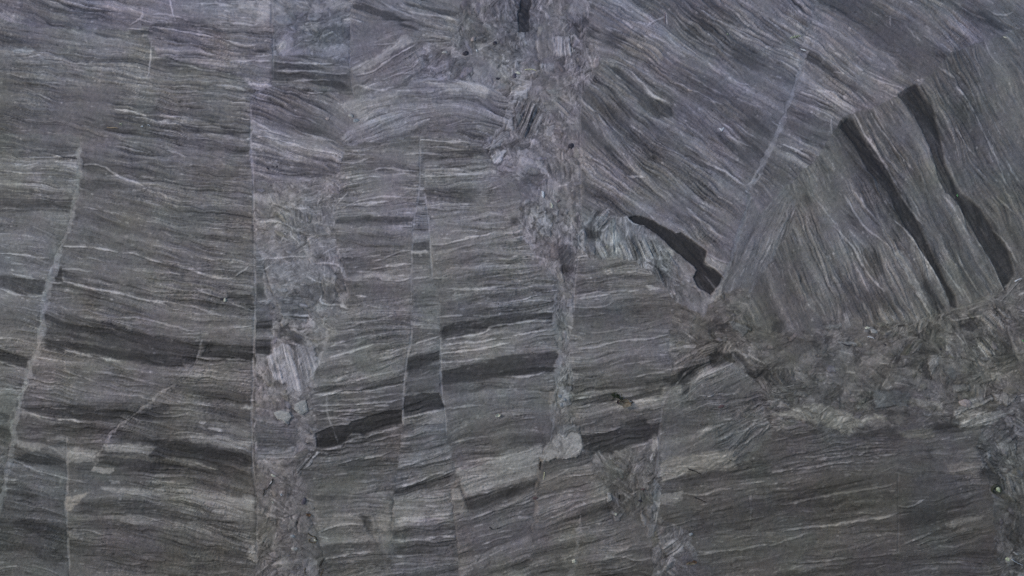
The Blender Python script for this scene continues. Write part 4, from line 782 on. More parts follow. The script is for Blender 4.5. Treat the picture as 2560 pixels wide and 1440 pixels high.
# thin dark cracks along beds: points, width, tone
for wd, t, pts in [
        (3, -.7, C(0, 0, (1210, 935), (1300, 945), (1500, 955), (1640, 965))), (3, -.6, C(0, 0, (1200, 210), (1400, 225), (1560, 250), (1760, 345), (1900, 355))),
        (3, -.6, C(0, 0, (1160, 290), (1340, 310), (1560, 380), (1720, 425), (1910, 420))), (3, -.5, C(0, 1, (1130, 265), (1300, 300), (1460, 340), (1700, 355), (1890, 360))),
        (3, -.6, C(0, 1, (860, 375), (960, 400), (1080, 445))), (3, -.55, C(0, 1, (1200, 525), (1320, 555), (1420, 575))), (3, -.5, C(1, 1, (0, 215), (100, 190), (180, 185))),
        (3, -.6, C(1, 0, (270, 655), (360, 675), (420, 675))), (3, -.6, C(1, 0, (1300, 1100), (1440, 1085), (1600, 1080))), (3, -.5, C(1, 0, (1240, 1190), (1640, 1175))),
        (3, -.6, C(1, 1, (1390, 1110), (1560, 1075), (1740, 1030))), (3, -.5, C(1, 1, (1310, 400), (1500, 375), (1700, 350))), (3, -.5, C(1, 2, (1050, 790), (1250, 760), (1470, 690))),
        (3, -.6, C(2, 0, (680, 680), (800, 790), (900, 900))), (3, -.55, C(2, 0, (1060, 740), (1190, 800), (1205, 860))), (3, -.5, C(2, 0, (1440, 1210), (1560, 1290), (1700, 1390))),
        (3, -.5, C(2, 0, (580, 1195), (700, 1260), (800, 1350))), (3, -.5, C(2, 0, (740, 1150), (840, 1240))), (3, -.5, C(3, 0, (0, 130), (80, 190), (200, 260))), (3, -.5, C(3, 0, (740, 800), (850, 960), (960, 1110), (1050, 1230))),
        (3, -.55, C(3, 1, (640, 30), (740, 160), (840, 260))), (3, -.5, C(3, 1, (500, 280), (640, 440), (740, 660))), (3, -.5, C(3, 1, (1690, 300), (1800, 420))), (3, -.6, C(3, 2, (20, 810), (260, 800), (500, 770), (760, 715), (860, 690))),
        (3, -.7, C(3, 2, (800, 180), (840, 185), (970, 160))), (3, -.7, C(3, 2, (1420, 70), (1500, 40))), (3, -.6, C(3, 2, (1080, 1355), (1300, 1350))), (3, -.5, C(3, 2, (180, 1350), (420, 1340))),
        (3, -.6, C(2, 1, (1250, 870), (1330, 890), (1380, 930))), (3, -.6, C(2, 1, (1700, 1040), (1600, 1030), (1680, 1060))), (3, -.5, C(2, 2, (730, 570), (830, 550))), (3, -.6, C(2, 2, (0, 120), (100, 110), (220, 100))),
        (3, -.6, C(2, 2, (460, 175), (640, 145), (780, 125))), (3, -.5, C(2, 2, (660, 1400), (850, 1380), (940, 1340))), (3, -.4, C(2, 2, (1340, 1000), (1460, 970), (1760, 920), (1900, 900))), (4, -.5, C(1, 2, (340, 960), (310, 1040), (290, 1090))),
        (3, -.6, C(1, 2, (500, 1310), (480, 1380), (470, 1440))), (3, -.6, C(1, 2, (1620, 1060), (1625, 1110))), (3, -.5, C(1, 2, (1500, 1130), (1510, 1190), (1520, 1230))), (3, -.5, C(1, 2, (1650, 1350), (1700, 1270), (1780, 1220), (1900, 1180))),
        (3, -.5, C(0, 2, (140, 400), (280, 430), (380, 460), (500, 470))), (3, -.5, C(0, 2, (530, 460), (640, 470), (740, 500))), (3, -.5, C(0, 2, (840, 680), (1000, 690), (1200, 720))), (3, -.45, C(0, 2, (840, 450), (1000, 450), (1140, 462)))]:
    seam(pts, wd, t, -.9, None, (0, 0), .6)

# pieces whose own layering lies another way: outline, dip
TURNED = [
    ([(690, 868), (704, 858), (745, 862), (768, 872), (784, 866), (796, 920), (772, 950), (760, 982), (738, 975), (722, 985), (712, 955), (684, 950), (672, 915), (668, 890)], 76),
    (C(2, 0, (190, 290), (440, 260), (470, 390), (440, 420), (200, 440)), 84),
    (C(1, 0, (1720, 1110), (1850, 990), (1885, 990), (1890, 1030), (1800, 1120), (1740, 1130)), -38),
    (C(1, 0, (1760, 1180), (1830, 1130), (1890, 1130), (1830, 1220), (1790, 1230)), -45),
    (C(2, 0, (40, 760), (140, 740), (220, 830), (200, 1000), (100, 1060), (20, 1000)), -66),
    (C(2, 0, (300, 760), (380, 740), (470, 860), (420, 900)), 48),
    (C(3, 1, (1560, 930), (1700, 870), (1830, 950), (1760, 1060), (1640, 1010)), 44),
    (C(3, 1, (1540, 1090), (1640, 1070), (1700, 1180), (1690, 1260), (1620, 1240)), 52),
    (C(3, 1, (960, 1240), (1030, 1120), (1170, 1100), (1110, 1215)), -50),
    (C(2, 1, (600, 160), (720, 120), (740, 240), (660, 300), (600, 250)), -48),
    (C(2, 1, (480, 440), (640, 350), (760, 400), (740, 480), (600, 500)), 66),
    (C(2, 1, (780, 380), (960, 300), (1120, 420), (1100, 500), (940, 500), (800, 480)), 68),
    (C(2, 2, (1100, 1180), (1260, 1160), (1300, 1260), (1150, 1310)), -38),
    (C(1, 2, (280, 630), (350, 580), (440, 510), (470, 520), (350, 660), (310, 690)), -50),
    (C(3, 2, (1395, 190), (1500, 110), (1680, 75), (1680, 120), (1540, 180), (1400, 230)), -22),
    (C(3, 2, (1425, 310), (1520, 230), (1740, 200), (1880, 200), (1700, 290), (1480, 330)), -18),
    (C(1, 1, (150, 770), (400, 760), (400, 980), (200, 960)), 5),
]

# ------------------------------------------------------------------ the shape of the face
BULGE = 0.57
def face_points(px, py, h_mm):
    """a spot named by its image pixel coordinates, raised h_mm off the gently bulging face, in metres"""
    dx = (px - 1280.0) / 1000.0; dy = (720.0 - py) / 1000.0
    n = np.zeros_like(dx)
    for _ in range(6):
        k = np.minimum((DIST - n) / DIST, 1.32)
        u = dy * k; x = dx * k
        au = np.abs(u); far = np.maximum(au - .86, 0)          # beyond the picture the bulge runs on straight
        n = -BULGE * np.minimum(au, .86) ** 2 - 2 * BULGE * .86 * far * .8 - 0.03 * x * x
    nx = 0.06 * x; nu = 2 * BULGE * np.clip(u, -.86, .86)
    L = np.sqrt(1 + nx * nx + nu * nu)
    hm = h_mm / 1000.0
    x = x + hm * nx / L; u = u + hm * nu / L; n = n + hm / L
    return (x[..., None] * AX + u[..., None] * AU + n[..., None] * AN)

def sstep(a, lo, hi):
    t = np.clip((a - lo) / (hi - lo), 0, 1)
    return t * t * (3 - 2 * t)

def poly_dist(px, py, pts, closed=False):
    """distance to a polyline and the running length at the nearest spot"""
    best = np.full(px.shape, 1e9); run = np.zeros(px.shape); acc = 0.0
    q = list(pts) + ([pts[0]] if closed else [])
    for (x0, y0), (x1, y1) in zip(q[:-1], q[1:]):
        vx, vy = x1 - x0, y1 - y0; L2 = vx * vx + vy * vy + 1e-9
        t = np.clip(((px - x0) * vx + (py - y0) * vy) / L2, 0, 1)
        d = np.hypot(px - x0 - t * vx, py - y0 - t * vy)
        m = d < best
        best = np.where(m, d, best); run = np.where(m, acc + t * math.sqrt(L2), run)
        acc += math.sqrt(L2)
    return best, run, acc

def smooth_line(pts, k=2):
    p = [tuple(map(float, q)) for q in pts]
    for _ in range(k):
        if len(p) < 3: break
        r = [p[0]]
        for a, b in zip(p[:-1], p[1:]):
            r.append((.75 * a[0] + .25 * b[0], .75 * a[1] + .25 * b[1])); r.append((.25 * a[0] + .75 * b[0], .25 * a[1] + .75 * b[1]))
        r.append(p[-1]); p = r
    return p

def lic(noise, cs, sn, lab, steps, step=1.0, tap=True):
    """smear a noise along the bedding direction, never across a break between blocks"""
    H, W = noise.shape
    yy, xx = np.mgrid[0:H, 0:W]
    lab0 = lab.ravel(); nz = noise.ravel().astype(np.float32); c = cs.ravel(); s = sn.ravel()
    acc = nz.copy(); wsum = np.ones(H * W, np.float32)
    for sg in (1.0, -1.0):
        x = xx.ravel().astype(np.float32); y = yy.ravel().astype(np.float32)
        dx = c * sg; dy = s * sg
        ok = np.ones(H * W, np.float32)
        for k in range(steps):
            x = x + dx * step; y = y + dy * step
            ix = np.clip(np.rint(x), 0, W - 1).astype(np.int32); iy = np.clip(np.rint(y), 0, H - 1).astype(np.int32)
            id_ = iy * W + ix
            ok = ok * (lab0[id_] == lab0)
            wk = ok * (1.0 - 0.85 * k / steps)
            acc += wk * nz[id_]; wsum += wk
            cx = c[id_]; cy = s[id_]
            f = np.where(cx * dx + cy * dy < 0, -1.0, 1.0).astype(np.float32)
            dx = cx * f; dy = cy * f
    # longer smears even the noise out more: bring every spot back to the same contrast
    return (acc / np.sqrt(wsum)).reshape(H, W)

def unit(a):
    return (a - a.mean()) / (a.std() + 1e-9)

def down(a, k):
    H, W = a.shape; H2, W2 = (H + k - 1) // k, (W + k - 1) // k
    return a[::k, ::k][:H2, :W2]

def up(a, k, H, W):
    y = np.arange(H) / k; x = np.arange(W) / k
    y0 = np.clip(np.floor(y).astype(int), 0, a.shape[0] - 1); x0 = np.clip(np.floor(x).astype(int), 0, a.shape[1] - 1)
    y1 = np.clip(y0 + 1, 0, a.shape[0] - 1); x1 = np.clip(x0 + 1, 0, a.shape[1] - 1)
    ty = (y - y0)[:, None]; tx = (x - x0)[None, :]
    r0 = a[y0]; r1 = a[y1]
    return (r0[:, x0] * (1 - tx) + r0[:, x1] * tx) * (1 - ty) + (r1[:, x0] * (1 - tx) + r1[:, x1] * tx) * ty

PARTS = []      # (name, label, parent part index or None)
def synth(x0, x1, y0, y1, st, detailed):
    xs = np.arange(x0, x1 + .1, st); ys = np.arange(y0, y1 + .1, st)
    W, H = len(xs), len(ys)
    X, Y = np.meshgrid(xs, ys)
    rng = np.random.RandomState(7)
    # outlines wander a little, as broken stone does
    WX = X + 5.5 * fbm(X, Y, 26, 1) + 2.4 * vnoise(X, Y, 7, 5); WY = Y + 5.5 * fbm(X, Y, 26, 2) + 2.4 * vnoise(X, Y, 7, 6)
    RX = 9 * fbm(X, Y, 55, 8) + 5 * vnoise(X, Y, 16, 9); RY = 9 * fbm(X, Y, 55, 10) + 5 * vnoise(X, Y, 16, 11)
    def window(poly, pad):
        px = [p[0] for p in poly]; py = [p[1] for p in poly]
        i0 = max(0, int((min(px) - pad - x0) / st)); i1 = min(W, int((max(px) + pad - x0) / st) + 2)
        j0 = max(0, int((min(py) - pad - y0) / st)); j1 = min(H, int((max(py) + pad - y0) / st) + 2)
        return (slice(j0, j1), slice(i0, i1)) if i1 > i0 and j1 > j0 else None
    lab = np.zeros((H, W), np.int32)
    for k, r in enumerate(REG):
        if r['poly'] is None: continue
        s = window(r['poly'], 24)
        if s is None: continue
        rg = r['name'] == 'crushed_zone' or r['label'].startswith('big dark')
        m = inpoly(WX[s] + (RX[s] if rg else 0), WY[s] + (RY[s] if rg else 0), r['poly'])
        lab[s][m] = k
    if detailed:
        while (lab == 0).any():                 # slivers left between outlines go to the block beside them
            for ax, d in ((0, 1), (0, -1), (1, 1), (1, -1)):
                r_ = np.roll(lab, d, ax); lab = np.where((lab == 0) & (r_ > 0), r_, lab)
    # the way the beds run
    c2 = np.zeros((H, W), np.float32); s2 = np.zeros((H, W), np.float32)
    tone = np.zeros((H, W)); lev = np.zeros((H, W)); ta = np.zeros((H, W)); tb = np.zeros((H, W)); crush = np.zeros((H, W)); lam = np.ones((H, W))
    for k, r in enumerate(REG):
        m = lab == k
        if not m.any(): continue
        px = X[m]; py = Y[m]; a = np.zeros(px.shape); b = np.zeros(px.shape)
        for sx, sy, an in r['strokes']:
            wgt = 1.0 / ((px - sx) ** 2 + (py - sy) ** 2 + 45.0 ** 2) ** 1.6
            a += wgt * math.cos(2 * math.radians(an)); b += wgt * math.sin(2 * math.radians(an))
        c2[m] = a / np.hypot(a, b); s2[m] = b / np.hypot(a, b)
        tone[m] = r['tone']; lev[m] = r['level']; ta[m] = r['tint'][0]; tb[m] = r['tint'][1]; crush[m] = r['crush']; lam[m] = r['lam']
    ang = 0.5 * np.arctan2(s2, c2)
    ang = ang + 0.13 * fbm(X, Y, 120, 31) + 0.22 * fbm(X, Y, 42, 32) + 0.26 * vnoise(X, Y, 15, 33) + .14 * vnoise(X, Y, 8, 34)
    # crushed stone: pieces turned every way
    lic_lab = lab.copy()
    frag_t = np.zeros((H, W)); frag_h = np.zeros((H, W)); frag_e = np.zeros((H, W))
    cm = crush > 0.05
    if cm.any():
        px = X[cm] + 7 * fbm(X[cm], Y[cm], 30, 41) + 3 * vnoise(X[cm], Y[cm], 9, 43); py = Y[cm] + 7 * fbm(X[cm], Y[cm], 30, 42) + 3 * vnoise(X[cm], Y[cm], 9, 44); aa = ang[cm]
        big = fbm(X[cm], Y[cm], 110, 45)
        for lay, (cell, wt) in enumerate(((46.0, 1.0), (21.0, 0.75), (11.0, .4))):
            ca = np.cos(0.6 * np.round(aa / .6)); sa = np.sin(0.6 * np.round(aa / .6))
            qx = (px * ca + py * sa) / (cell * 1.35); qy = (-px * sa + py * ca) / (cell * .8)
            bx = np.floor(qx); by = np.floor(qy)
            d1 = np.full(px.shape, 9.0); d2 = np.full(px.shape, 9.0); ida = np.zeros(px.shape); idb = np.zeros(px.shape); ox = np.zeros(px.shape); oy = np.zeros(px.shape)
            for i in (-1, 0, 1):
                for j in (-1, 0, 1):
                    cx = bx + i; cy = by + j
                    fx = cx + .1 + .8 * hash2(cx, cy, 51 + lay); fy = cy + .1 + .8 * hash2(cx, cy, 61 + lay)
                    d = np.abs(qx - fx) ** 1.5 + np.abs(qy - fy) ** 1.5
                    near = d < d1
                    d2 = np.where(near, d1, np.minimum(d2, d)); d1 = np.where(near, d, d1)
                    ida = np.where(near, hash2(cx, cy, 71 + lay), ida); idb = np.where(near, hash2(cx, cy, 81 + lay), idb)
                    ox = np.where(near, qx - fx, ox); oy = np.where(near, qy - fy, oy)
            use = (0.5 + 0.5 * np.clip(big * (2.2 if lay == 0 else -2.2 if lay == 1 else 0.6), -1, 1)) * wt * crush[cm]
            edge = 1 - sstep(d2 - d1, 0.03, 0.16 if lay == 0 else .22)
            frag_t[cm] += use * ((ida - .5) * .95)
            frag_e[cm] = np.maximum(frag_e[cm], use * edge * sstep(vnoise(px, py, 25, 95 + lay), -.5, .3))
            frag_h[cm] += use * ((idb - .5) * 2.2 + ox * (ida - .5) * 2.6 + oy * (idb - .5) * 2.6) * (cell / 46.0) ** .6
            if lay < 2:
                turn = (idb - .5) * 2.6 * np.clip(use * 1.4, 0, 1)
                ang[cm] += turn
                lic_lab[cm] = lic_lab[cm] * 7919 + (ida * 9973).astype(np.int32) * (use > .3)
    for n, (poly, an) in enumerate(TURNED):
        s = window(poly, 12)
        if s is None: continue
        m = inpoly(WX[s], WY[s], poly)
        ang[s][m] = math.radians(an) + .12 * vnoise(X[s], Y[s], 20, 33)[m]; lic_lab[s][m] = -5 - n
        frag_t[s][m] *= .3; frag_e[s][m] *= .15; frag_h[s][m] *= .4; lam[s][m] = 1.7
    cs = np.cos(ang).astype(np.float32); sn = np.sin(ang).astype(np.float32)
    # beds, layers and laminae at four thicknesses
    n1 = rng.normal(size=(H, W)).astype(np.float32)
    n2 = vnoise(X, Y, max(3.2, st), 102) + .5 * vnoise(X, Y, max(5, st), 103)
    A = unit(lic(n1, cs, sn, lic_lab, 12 if detailed else 4))
    n5 = vnoise(X, Y, max(4.2, st), 104) + .5 * vnoise(X, Y, 9, 109)
    Lg = unit(lic(n1 + .6 * rng.normal(size=(H, W)).astype(np.float32), cs, sn, lic_lab, 52 if detailed else 10))
    Le = unit(lic(n5, cs, sn, lic_lab, 46 if detailed else 9))
    ragged = .35 * vnoise(X, Y, 12, 191) + .25 * vnoise(X, Y, 5, 192) + .5 * fbm(X, Y, 60, 193)
    ter = sstep(Le + ragged, .35, .62) + sstep(Le + ragged, -.75, -.5) + .7 * sstep(Le - ragged, 1.3, 1.5)
    Bb = unit(lic(n2, cs, sn, lic_lab, 20 if detailed else 8))
    k = 2 if detailed else 1
    n3 = vnoise(X, Y, 11, 105)
    Cc = unit(up(lic(down(n3, k), down(cs, k), down(sn, k), down(lic_lab, k), 62), k, H, W))
    k = 4 if detailed else 1
    n4 = vnoise(X, Y, 30, 107) + .6 * vnoise(X, Y, 18, 108)
    Dd = unit(up(lic(down(n4, k), down(cs, k), down(sn, k), down(lic_lab, k), 40), k, H, W))
    brk = fbm(X, Y, 80, 111)                    # the layering is plain in some patches and dull in others
    con = .82 * np.clip(1.0 + 1.5 * brk + .6 * fbm(X, Y, 160, 112), .22, 1.8) * lam
    frag_h = blur(np.clip(frag_h, -2.4, 2.4), 1)
    tone = tone + con * (0.075 * A + 0.085 * Lg + 0.06 * Bb + 0.095 * Cc + .05 * Le) + lam * (0.135 * Dd + .045 * Cc) + 0.10 * fbm(X, Y, 240, 113) + 0.07 * fbm(X, Y, 50, 114)
    sharp = .55 * Bb + .85 * Lg + .35 * A
    tone += con * (0.12 * sstep(sharp, 1.7, 2.7) - 0.36 * sstep(-sharp, 1.75, 2.7))
    E = np.zeros((H, W)); E[:, 1:] += lic_lab[:, 1:] != lic_lab[:, :-1]; E[1:] += lic_lab[1:] != lic_lab[:-1]
    calm = 1 - .8 * np.clip(blur(np.minimum(E, 1), 2 if detailed else 1) * 5, 0, 1)
    hgt = .5 * blur(lev, 2 if detailed else 1) + calm * (con * (0.10 * A + 0.14 * Lg + 0.12 * Bb + 0.16 * Cc + 1.25 * (ter - 1.0)) + 0.35 * Dd) + 0.5 * fbm(X, Y, 14, 121) + 2.5 * fbm(X, Y, 300, 122)
    hgt -= con * 0.5 * sstep(-sharp, 1.6, 2.6)
    tone += frag_t + frag_e * (-.34 + .50 * sstep(vnoise(X, Y, 60, 131), -.2, .5))
    hgt += frag_h - frag_e * .9
    ta = ta + 1.0 * fbm(X, Y, 90, 141) + .4 * fbm(X, Y, 22, 142); tb = tb + 0.9 * fbm(X, Y, 110, 143) + .3 * fbm(X, Y, 25, 144)
    if detailed:
        # thin broken ledges traced along the beds: a lit lip and its shaded underside, painted into the tone
        pr = np.random.RandomState(23); N = 3400
        x = pr.uniform(0, W - 1, N); y = pr.uniform(0, H - 1, N)
        okd = pr.uniform(0, 1, N) < np.clip(.30 + 1.0 * brk[y.astype(int), x.astype(int)], .06, 1) * (1 - .75 * crush[y.astype(int), x.astype(int)])
        x = x[okd]; y = y[okd]; N = len(x)
        dx = cs[y.astype(int), x.astype(int)].copy(); dy = sn[y.astype(int), x.astype(int)].copy()
        fl = np.where(dx < 0, -1, 1); dx = dx * fl; dy = dy * fl
        L0 = lic_lab[y.astype(int), x.astype(int)]; life = pr.choice([12, 20, 35, 60, 90, 140], N) * pr.uniform(.6, 1.3, N); amp = pr.uniform(.4, 1.0, N); wide = pr.uniform(0, 1, N) < .3
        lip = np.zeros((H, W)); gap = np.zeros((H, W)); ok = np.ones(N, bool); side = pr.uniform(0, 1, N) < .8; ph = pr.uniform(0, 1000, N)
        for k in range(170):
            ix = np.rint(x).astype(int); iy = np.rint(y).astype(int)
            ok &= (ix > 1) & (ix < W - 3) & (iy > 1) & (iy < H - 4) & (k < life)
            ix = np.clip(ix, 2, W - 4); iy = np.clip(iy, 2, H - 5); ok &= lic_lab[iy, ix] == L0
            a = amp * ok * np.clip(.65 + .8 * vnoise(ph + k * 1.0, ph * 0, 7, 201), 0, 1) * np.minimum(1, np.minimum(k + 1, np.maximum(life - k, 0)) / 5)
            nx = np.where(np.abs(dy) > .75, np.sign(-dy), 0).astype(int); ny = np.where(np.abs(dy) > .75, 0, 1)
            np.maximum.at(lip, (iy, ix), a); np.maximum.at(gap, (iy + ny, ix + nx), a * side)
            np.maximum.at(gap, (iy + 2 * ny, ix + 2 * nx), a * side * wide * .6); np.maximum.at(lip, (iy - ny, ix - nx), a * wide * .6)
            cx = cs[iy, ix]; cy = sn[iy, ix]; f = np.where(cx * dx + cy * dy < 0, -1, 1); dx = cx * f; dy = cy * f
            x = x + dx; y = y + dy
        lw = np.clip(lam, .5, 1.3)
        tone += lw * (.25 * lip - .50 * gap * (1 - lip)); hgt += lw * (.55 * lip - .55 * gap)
        # angular pieces of every size bedded in the crushed stone
        q = random.Random(31); done = 0
        while done < 1250:
            cx = q.uniform(x0, x1); cy = q.uniform(y0, y1); j = int((cy - y0) / st); i = int((cx - x0) / st)
            if crush[j, i] < .4: continue
            done += 1
            R = q.choice((4, 5, 5, 6, 7, 8, 10, 12, 15, 20)) * q.uniform(.8, 1.25); a0 = ang[j, i] + q.gauss(0, .35); asp = q.uniform(.22, .62)
            n = q.choice((4, 4, 5, 5, 6)); pg = []
            for m in range(n):
                t = 6.2832 * (m + q.uniform(-.28, .28)) / n; rr = R * q.uniform(.75, 1.15); ux, uy = rr * math.cos(t), rr * asp * math.sin(t)
                pg.append((cx + ux * math.cos(a0) - uy * math.sin(a0), cy + ux * math.sin(a0) + uy * math.cos(a0)))
            s = window(pg, 6)
            if s is None: continue
            gx = X[s] + .25 * RX[s]; gy = Y[s] + .25 * RY[s]
            ins = inpoly(gx, gy, pg); d = poly_dist(gx, gy, pg, True)[0]; sd = np.where(ins, d, -d)
            al = sstep(sd, -1.0, 1.2) * (crush[s] > .3)
            b0 = a0 + (0 if q.random() < .6 else 1.57); vv = -(X[s] - cx) * math.sin(b0) + (Y[s] - cy) * math.cos(b0)
            stripe = vnoise(vv + 900 * q.random(), (X[s] + Y[s]) * .12, q.uniform(2.6, 5), done) * q.choice((.05, .12, .2, .28))
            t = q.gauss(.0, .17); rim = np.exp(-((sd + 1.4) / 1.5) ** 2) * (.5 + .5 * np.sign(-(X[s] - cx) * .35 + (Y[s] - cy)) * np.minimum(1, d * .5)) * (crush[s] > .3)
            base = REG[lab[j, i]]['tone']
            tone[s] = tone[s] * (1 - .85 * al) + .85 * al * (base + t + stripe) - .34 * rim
            hgt[s] += al * (q.uniform(.3, 1.3) + ((X[s] - cx) * q.uniform(-.05, .05) + (Y[s] - cy) * q.uniform(-.03, .07))) - .6 * rim + .3 * stripe * al
            u1, u2 = q.gauss(0, .3), q.gauss(0, .35); ta[s] += u1 * al; tb[s] += u2 * al
    part = np.zeros((H, W), np.int32)
    if detailed:
        PARTS.clear(); PARTS.extend((r['name'], r['label'], None) for r in REG)
        part[:] = lab
    mott = fbm(X, Y, 60, 151)
    for poly, t, soft, lv, own, label in DARK:
        s = window(poly, 30)
        if s is None: continue
        qx = .6 * X[s] + .4 * WX[s]; qy = .6 * Y[s] + .4 * WY[s]
        ins = inpoly(qx, qy, poly); d = poly_dist(qx, qy, poly, True)[0]
        sd = np.where(ins, d, -d)
        streak = np.clip(.5 * Bb[s] + .7 * Cc[s] + .5 * Dd[s], -2.5, 2.5)
        if soft >= 4: sd = sd - streak * soft * (.6 if own else .85)
        t = t * (1.18 if own else 1.2); soft = soft + (.8 if own and t > -1.02 else 0) + (5 if not own else 0)
        al = sstep(sd, -soft * .5, soft * .75)
        inner = tone[s]
        base = REG[int(np.bincount(lab[s][ins].ravel()).argmax())]['tone'] if ins.any() else 0
        host_ = int(np.bincount(lab[s][ins].ravel()).argmax()) if ins.any() else -1
        flat = .30 if own else .15
        tone[s] = tone[s] * (1 - al) + al * ((tone[s] - base) * (1 - flat) + base + t + .14 * mott[s] + (.10 * streak if own else 0))
        if own and t > -1.25: tone[s] -= .30 * np.exp(-(np.minimum(sd, 0) / 24) ** 2) * (1 - al) * np.clip(-streak, 0, 1.6) * (lab[s] == host_)
        hgt[s] += al * (lv - (.6 if lv < -2 else 0)) * (1 if own else .3)
        ta[s] *= 1 - .6 * al * flat; tb[s] = tb[s] * (1 - .6 * al * flat) - .25 * al * flat
        if detailed and own and ins.sum() > 25:
            host = int(np.bincount(lab[s][ins].ravel()).argmax())
            PARTS.append(("dark_band", label, host)); part[s][sd > 0] = len(PARTS) - 1
    for poly, t, soft, lv, name, tn, label in PALE:
        s = window(poly, 30)
        if s is None: continue
        ins = inpoly(WX[s], WY[s], poly); d, run, L = poly_dist(WX[s], WY[s], poly, True)
        sd = np.where(ins, d, -d)
        al = sstep(sd, -soft * .5, soft * .75)
        frag = name == "rock_fragment"
        sd = sd + (2.2 * fbm(X[s], Y[s], 16, 195) + 2.0 * vnoise(X[s], Y[s], 5, 196) if frag else -.6 * soft * np.clip(.5 * Bb[s] + .6 * Cc[s], -2, 2)); t = t * (.8 if frag else 1.5)
        al = sstep(sd, -soft * .5, soft * .75)
        host = int(np.bincount(lab[s][ins].ravel()).argmax()) if ins.any() else 0
        base = REG[host]['tone']
        tone[s] = tone[s] * (1 - al) + al * ((tone[s] - base) * .9 + .5 * base + t * 1.12 + .08 * mott[s])
        if frag:
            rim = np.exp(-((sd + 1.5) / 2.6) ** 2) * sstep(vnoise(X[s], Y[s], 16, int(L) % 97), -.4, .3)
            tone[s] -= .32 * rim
            cx = sum(p[0] for p in poly) / len(poly); cy = sum(p[1] for p in poly) / len(poly); q = random.Random(int(L * 10))
            hgt[s] = hgt[s] * (1 - .5 * al) + al * (lv * 1.3 + (X[s] - cx) * q.uniform(-.04, .04) + (Y[s] - cy) * q.uniform(-.03, .06)) - .9 * rim
        else:
            hgt[s] += al * lv
        ta[s] = ta[s] * (1 - .5 * al) + tn[0] * al; tb[s] = tb[s] * (1 - .5 * al) + (tn[1] + (0 if frag else .5)) * al
        if detailed and name and ins.sum() > 25:
            PARTS.append((name, label, host)); part[s][sd > 0] = len(PARTS) - 1
    LX = X + 2.2 * fbm(X, Y, 18, 161) + 3.0 * vnoise(X, Y, 60, 162); LY = Y + 2.2 * fbm(X, Y, 18, 163) + 3.0 * vnoise(X, Y, 60, 164)
    for n, (pts, wd, t) in enumerate(LINE):
        p = smooth_line(pts); s = window(p, 16)
        if s is None: continue
        d, run, L = poly_dist(LX[s], LY[s], p)
        nz = vnoise(run + 100 * n, run * 0, 26, 171) * .6 + .4 * vnoise(run + 100 * n, run * 0, 9, 172)
        hw = (wd * .5 + .15) * (.8 + .8 * nz) * sstep(np.minimum(run, L - run), -3, min(26, L * .3))
        al = sstep(hw - d, -1.8, .8) * sstep(nz, -1.0, -.4)
        tone[s] = tone[s] * (1 - .3 * al) + al * t * 1.75; hgt[s] += .7 * al
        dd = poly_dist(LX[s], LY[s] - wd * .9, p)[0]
        tone[s] -= .55 * sstep(hw - dd, -2, 1.2) * (1 - al) * sstep(-nz, -.4, .4)  # shade under each streak, painted into the tone
    for n, (pts, wd, t, lv, name, tn, rough, label) in enumerate(SEAM):
        p = smooth_line(pts, 1); s = window(p, 24)
        if s is None: continue
        qx, qy = (WX[s] + .55 * RX[s], WY[s] + .3 * RY[s]) if wd > 4 else (.5 * (X[s] + LX[s]), .5 * (Y[s] + LY[s]))
        d, run, L = poly_dist(qx, qy, p)
        nz = .6 * vnoise(run + 77 * n, run * 0, 30, 181) + .4 * vnoise(run + 77 * n, run * 0, 8, 182)
        hw = wd * .5 * (1.1 + .95 * nz) * (sstep(np.minimum(run, L - run), -2, 8) if t < 0 or wd < 4 else 1)
        al = sstep(hw - d, -1.3, 1.0)
        br = sstep(nz, -.9, .0) if wd < 6 else 1.0
        inner = .10 * vnoise(X[s], Y[s], 6, 183) + .12 * vnoise(X[s], Y[s], 16, 184)
        al = al * (.55 + .45 * sstep(vnoise(X[s], Y[s], 13, 185) + .8 * vnoise(X[s], Y[s], 34, 186), -.7, .5)); tone[s] = tone[s] * (1 - al * .75 * br) + al * .75 * br * (t * 1.1 + inner) if t > 0 else tone[s] + al * t * br
        edge = np.exp(-((d - hw - 1.5) / 1.6) ** 2) * sstep(-nz, -.2, .5)
        tone[s] -= .25 * edge * (1 if t > 0 else 0)
        hgt[s] += al * lv - .5 * edge
        ta[s] += al * tn[0]; tb[s] += al * tn[1]
        if detailed and name and wd >= 2.5:
            PARTS.append((name, label, None)); part[s][(hw - d) > -.4] = len(PARTS) - 1
    if detailed:
        # short mineral flecks lying along the beds, and single grains
        pr = random.Random(11)
        for n in range(15000):
            cx = pr.uniform(x0, x1); cy = pr.uniform(y0, y1)
            j = int((cy - y0) / st); i = int((cx - x0) / st)
            if brk[j, i] + .6 * pr.random() < .1 and pr.random() < .6: continue
            L = pr.choice((3, 4, 5, 6, 8, 10, 14, 20)) * pr.uniform(.7, 1.3); wd = pr.uniform(.8, 1.7)
            t = pr.choice((.3, .42, .55, .35, -.3, -.4)) * pr.uniform(.5, 1.1)
            if n % 5 == 0: L = pr.uniform(.8, 2); wd = pr.uniform(1.0, 2.0); t = pr.choice((.5, .7, -.5)) * pr.uniform(.6, 1.1)
            r = int((L + 4) / st) + 1
            j0, j1, i0, i1 = max(0, j - r), min(H, j + r + 1), max(0, i - r), min(W, i + r + 1)
            s = (slice(j0, j1), slice(i0, i1)); c = cs[j, i]; q = sn[j, i]
            dx = X[s] - cx; dy = Y[s] - cy
            a = dx * c + dy * q; b = -dx * q + dy * c + .04 * a * pr.uniform(-1, 1)
            d = np.hypot(np.maximum(np.abs(a) - L, 0), b)
            al = sstep(wd - d, -1.0, 1.0) * (lab[s] == lab[j, i])
            tone[s] += al * t; hgt[s] += .35 * al * (1 if t > 0 else -1)
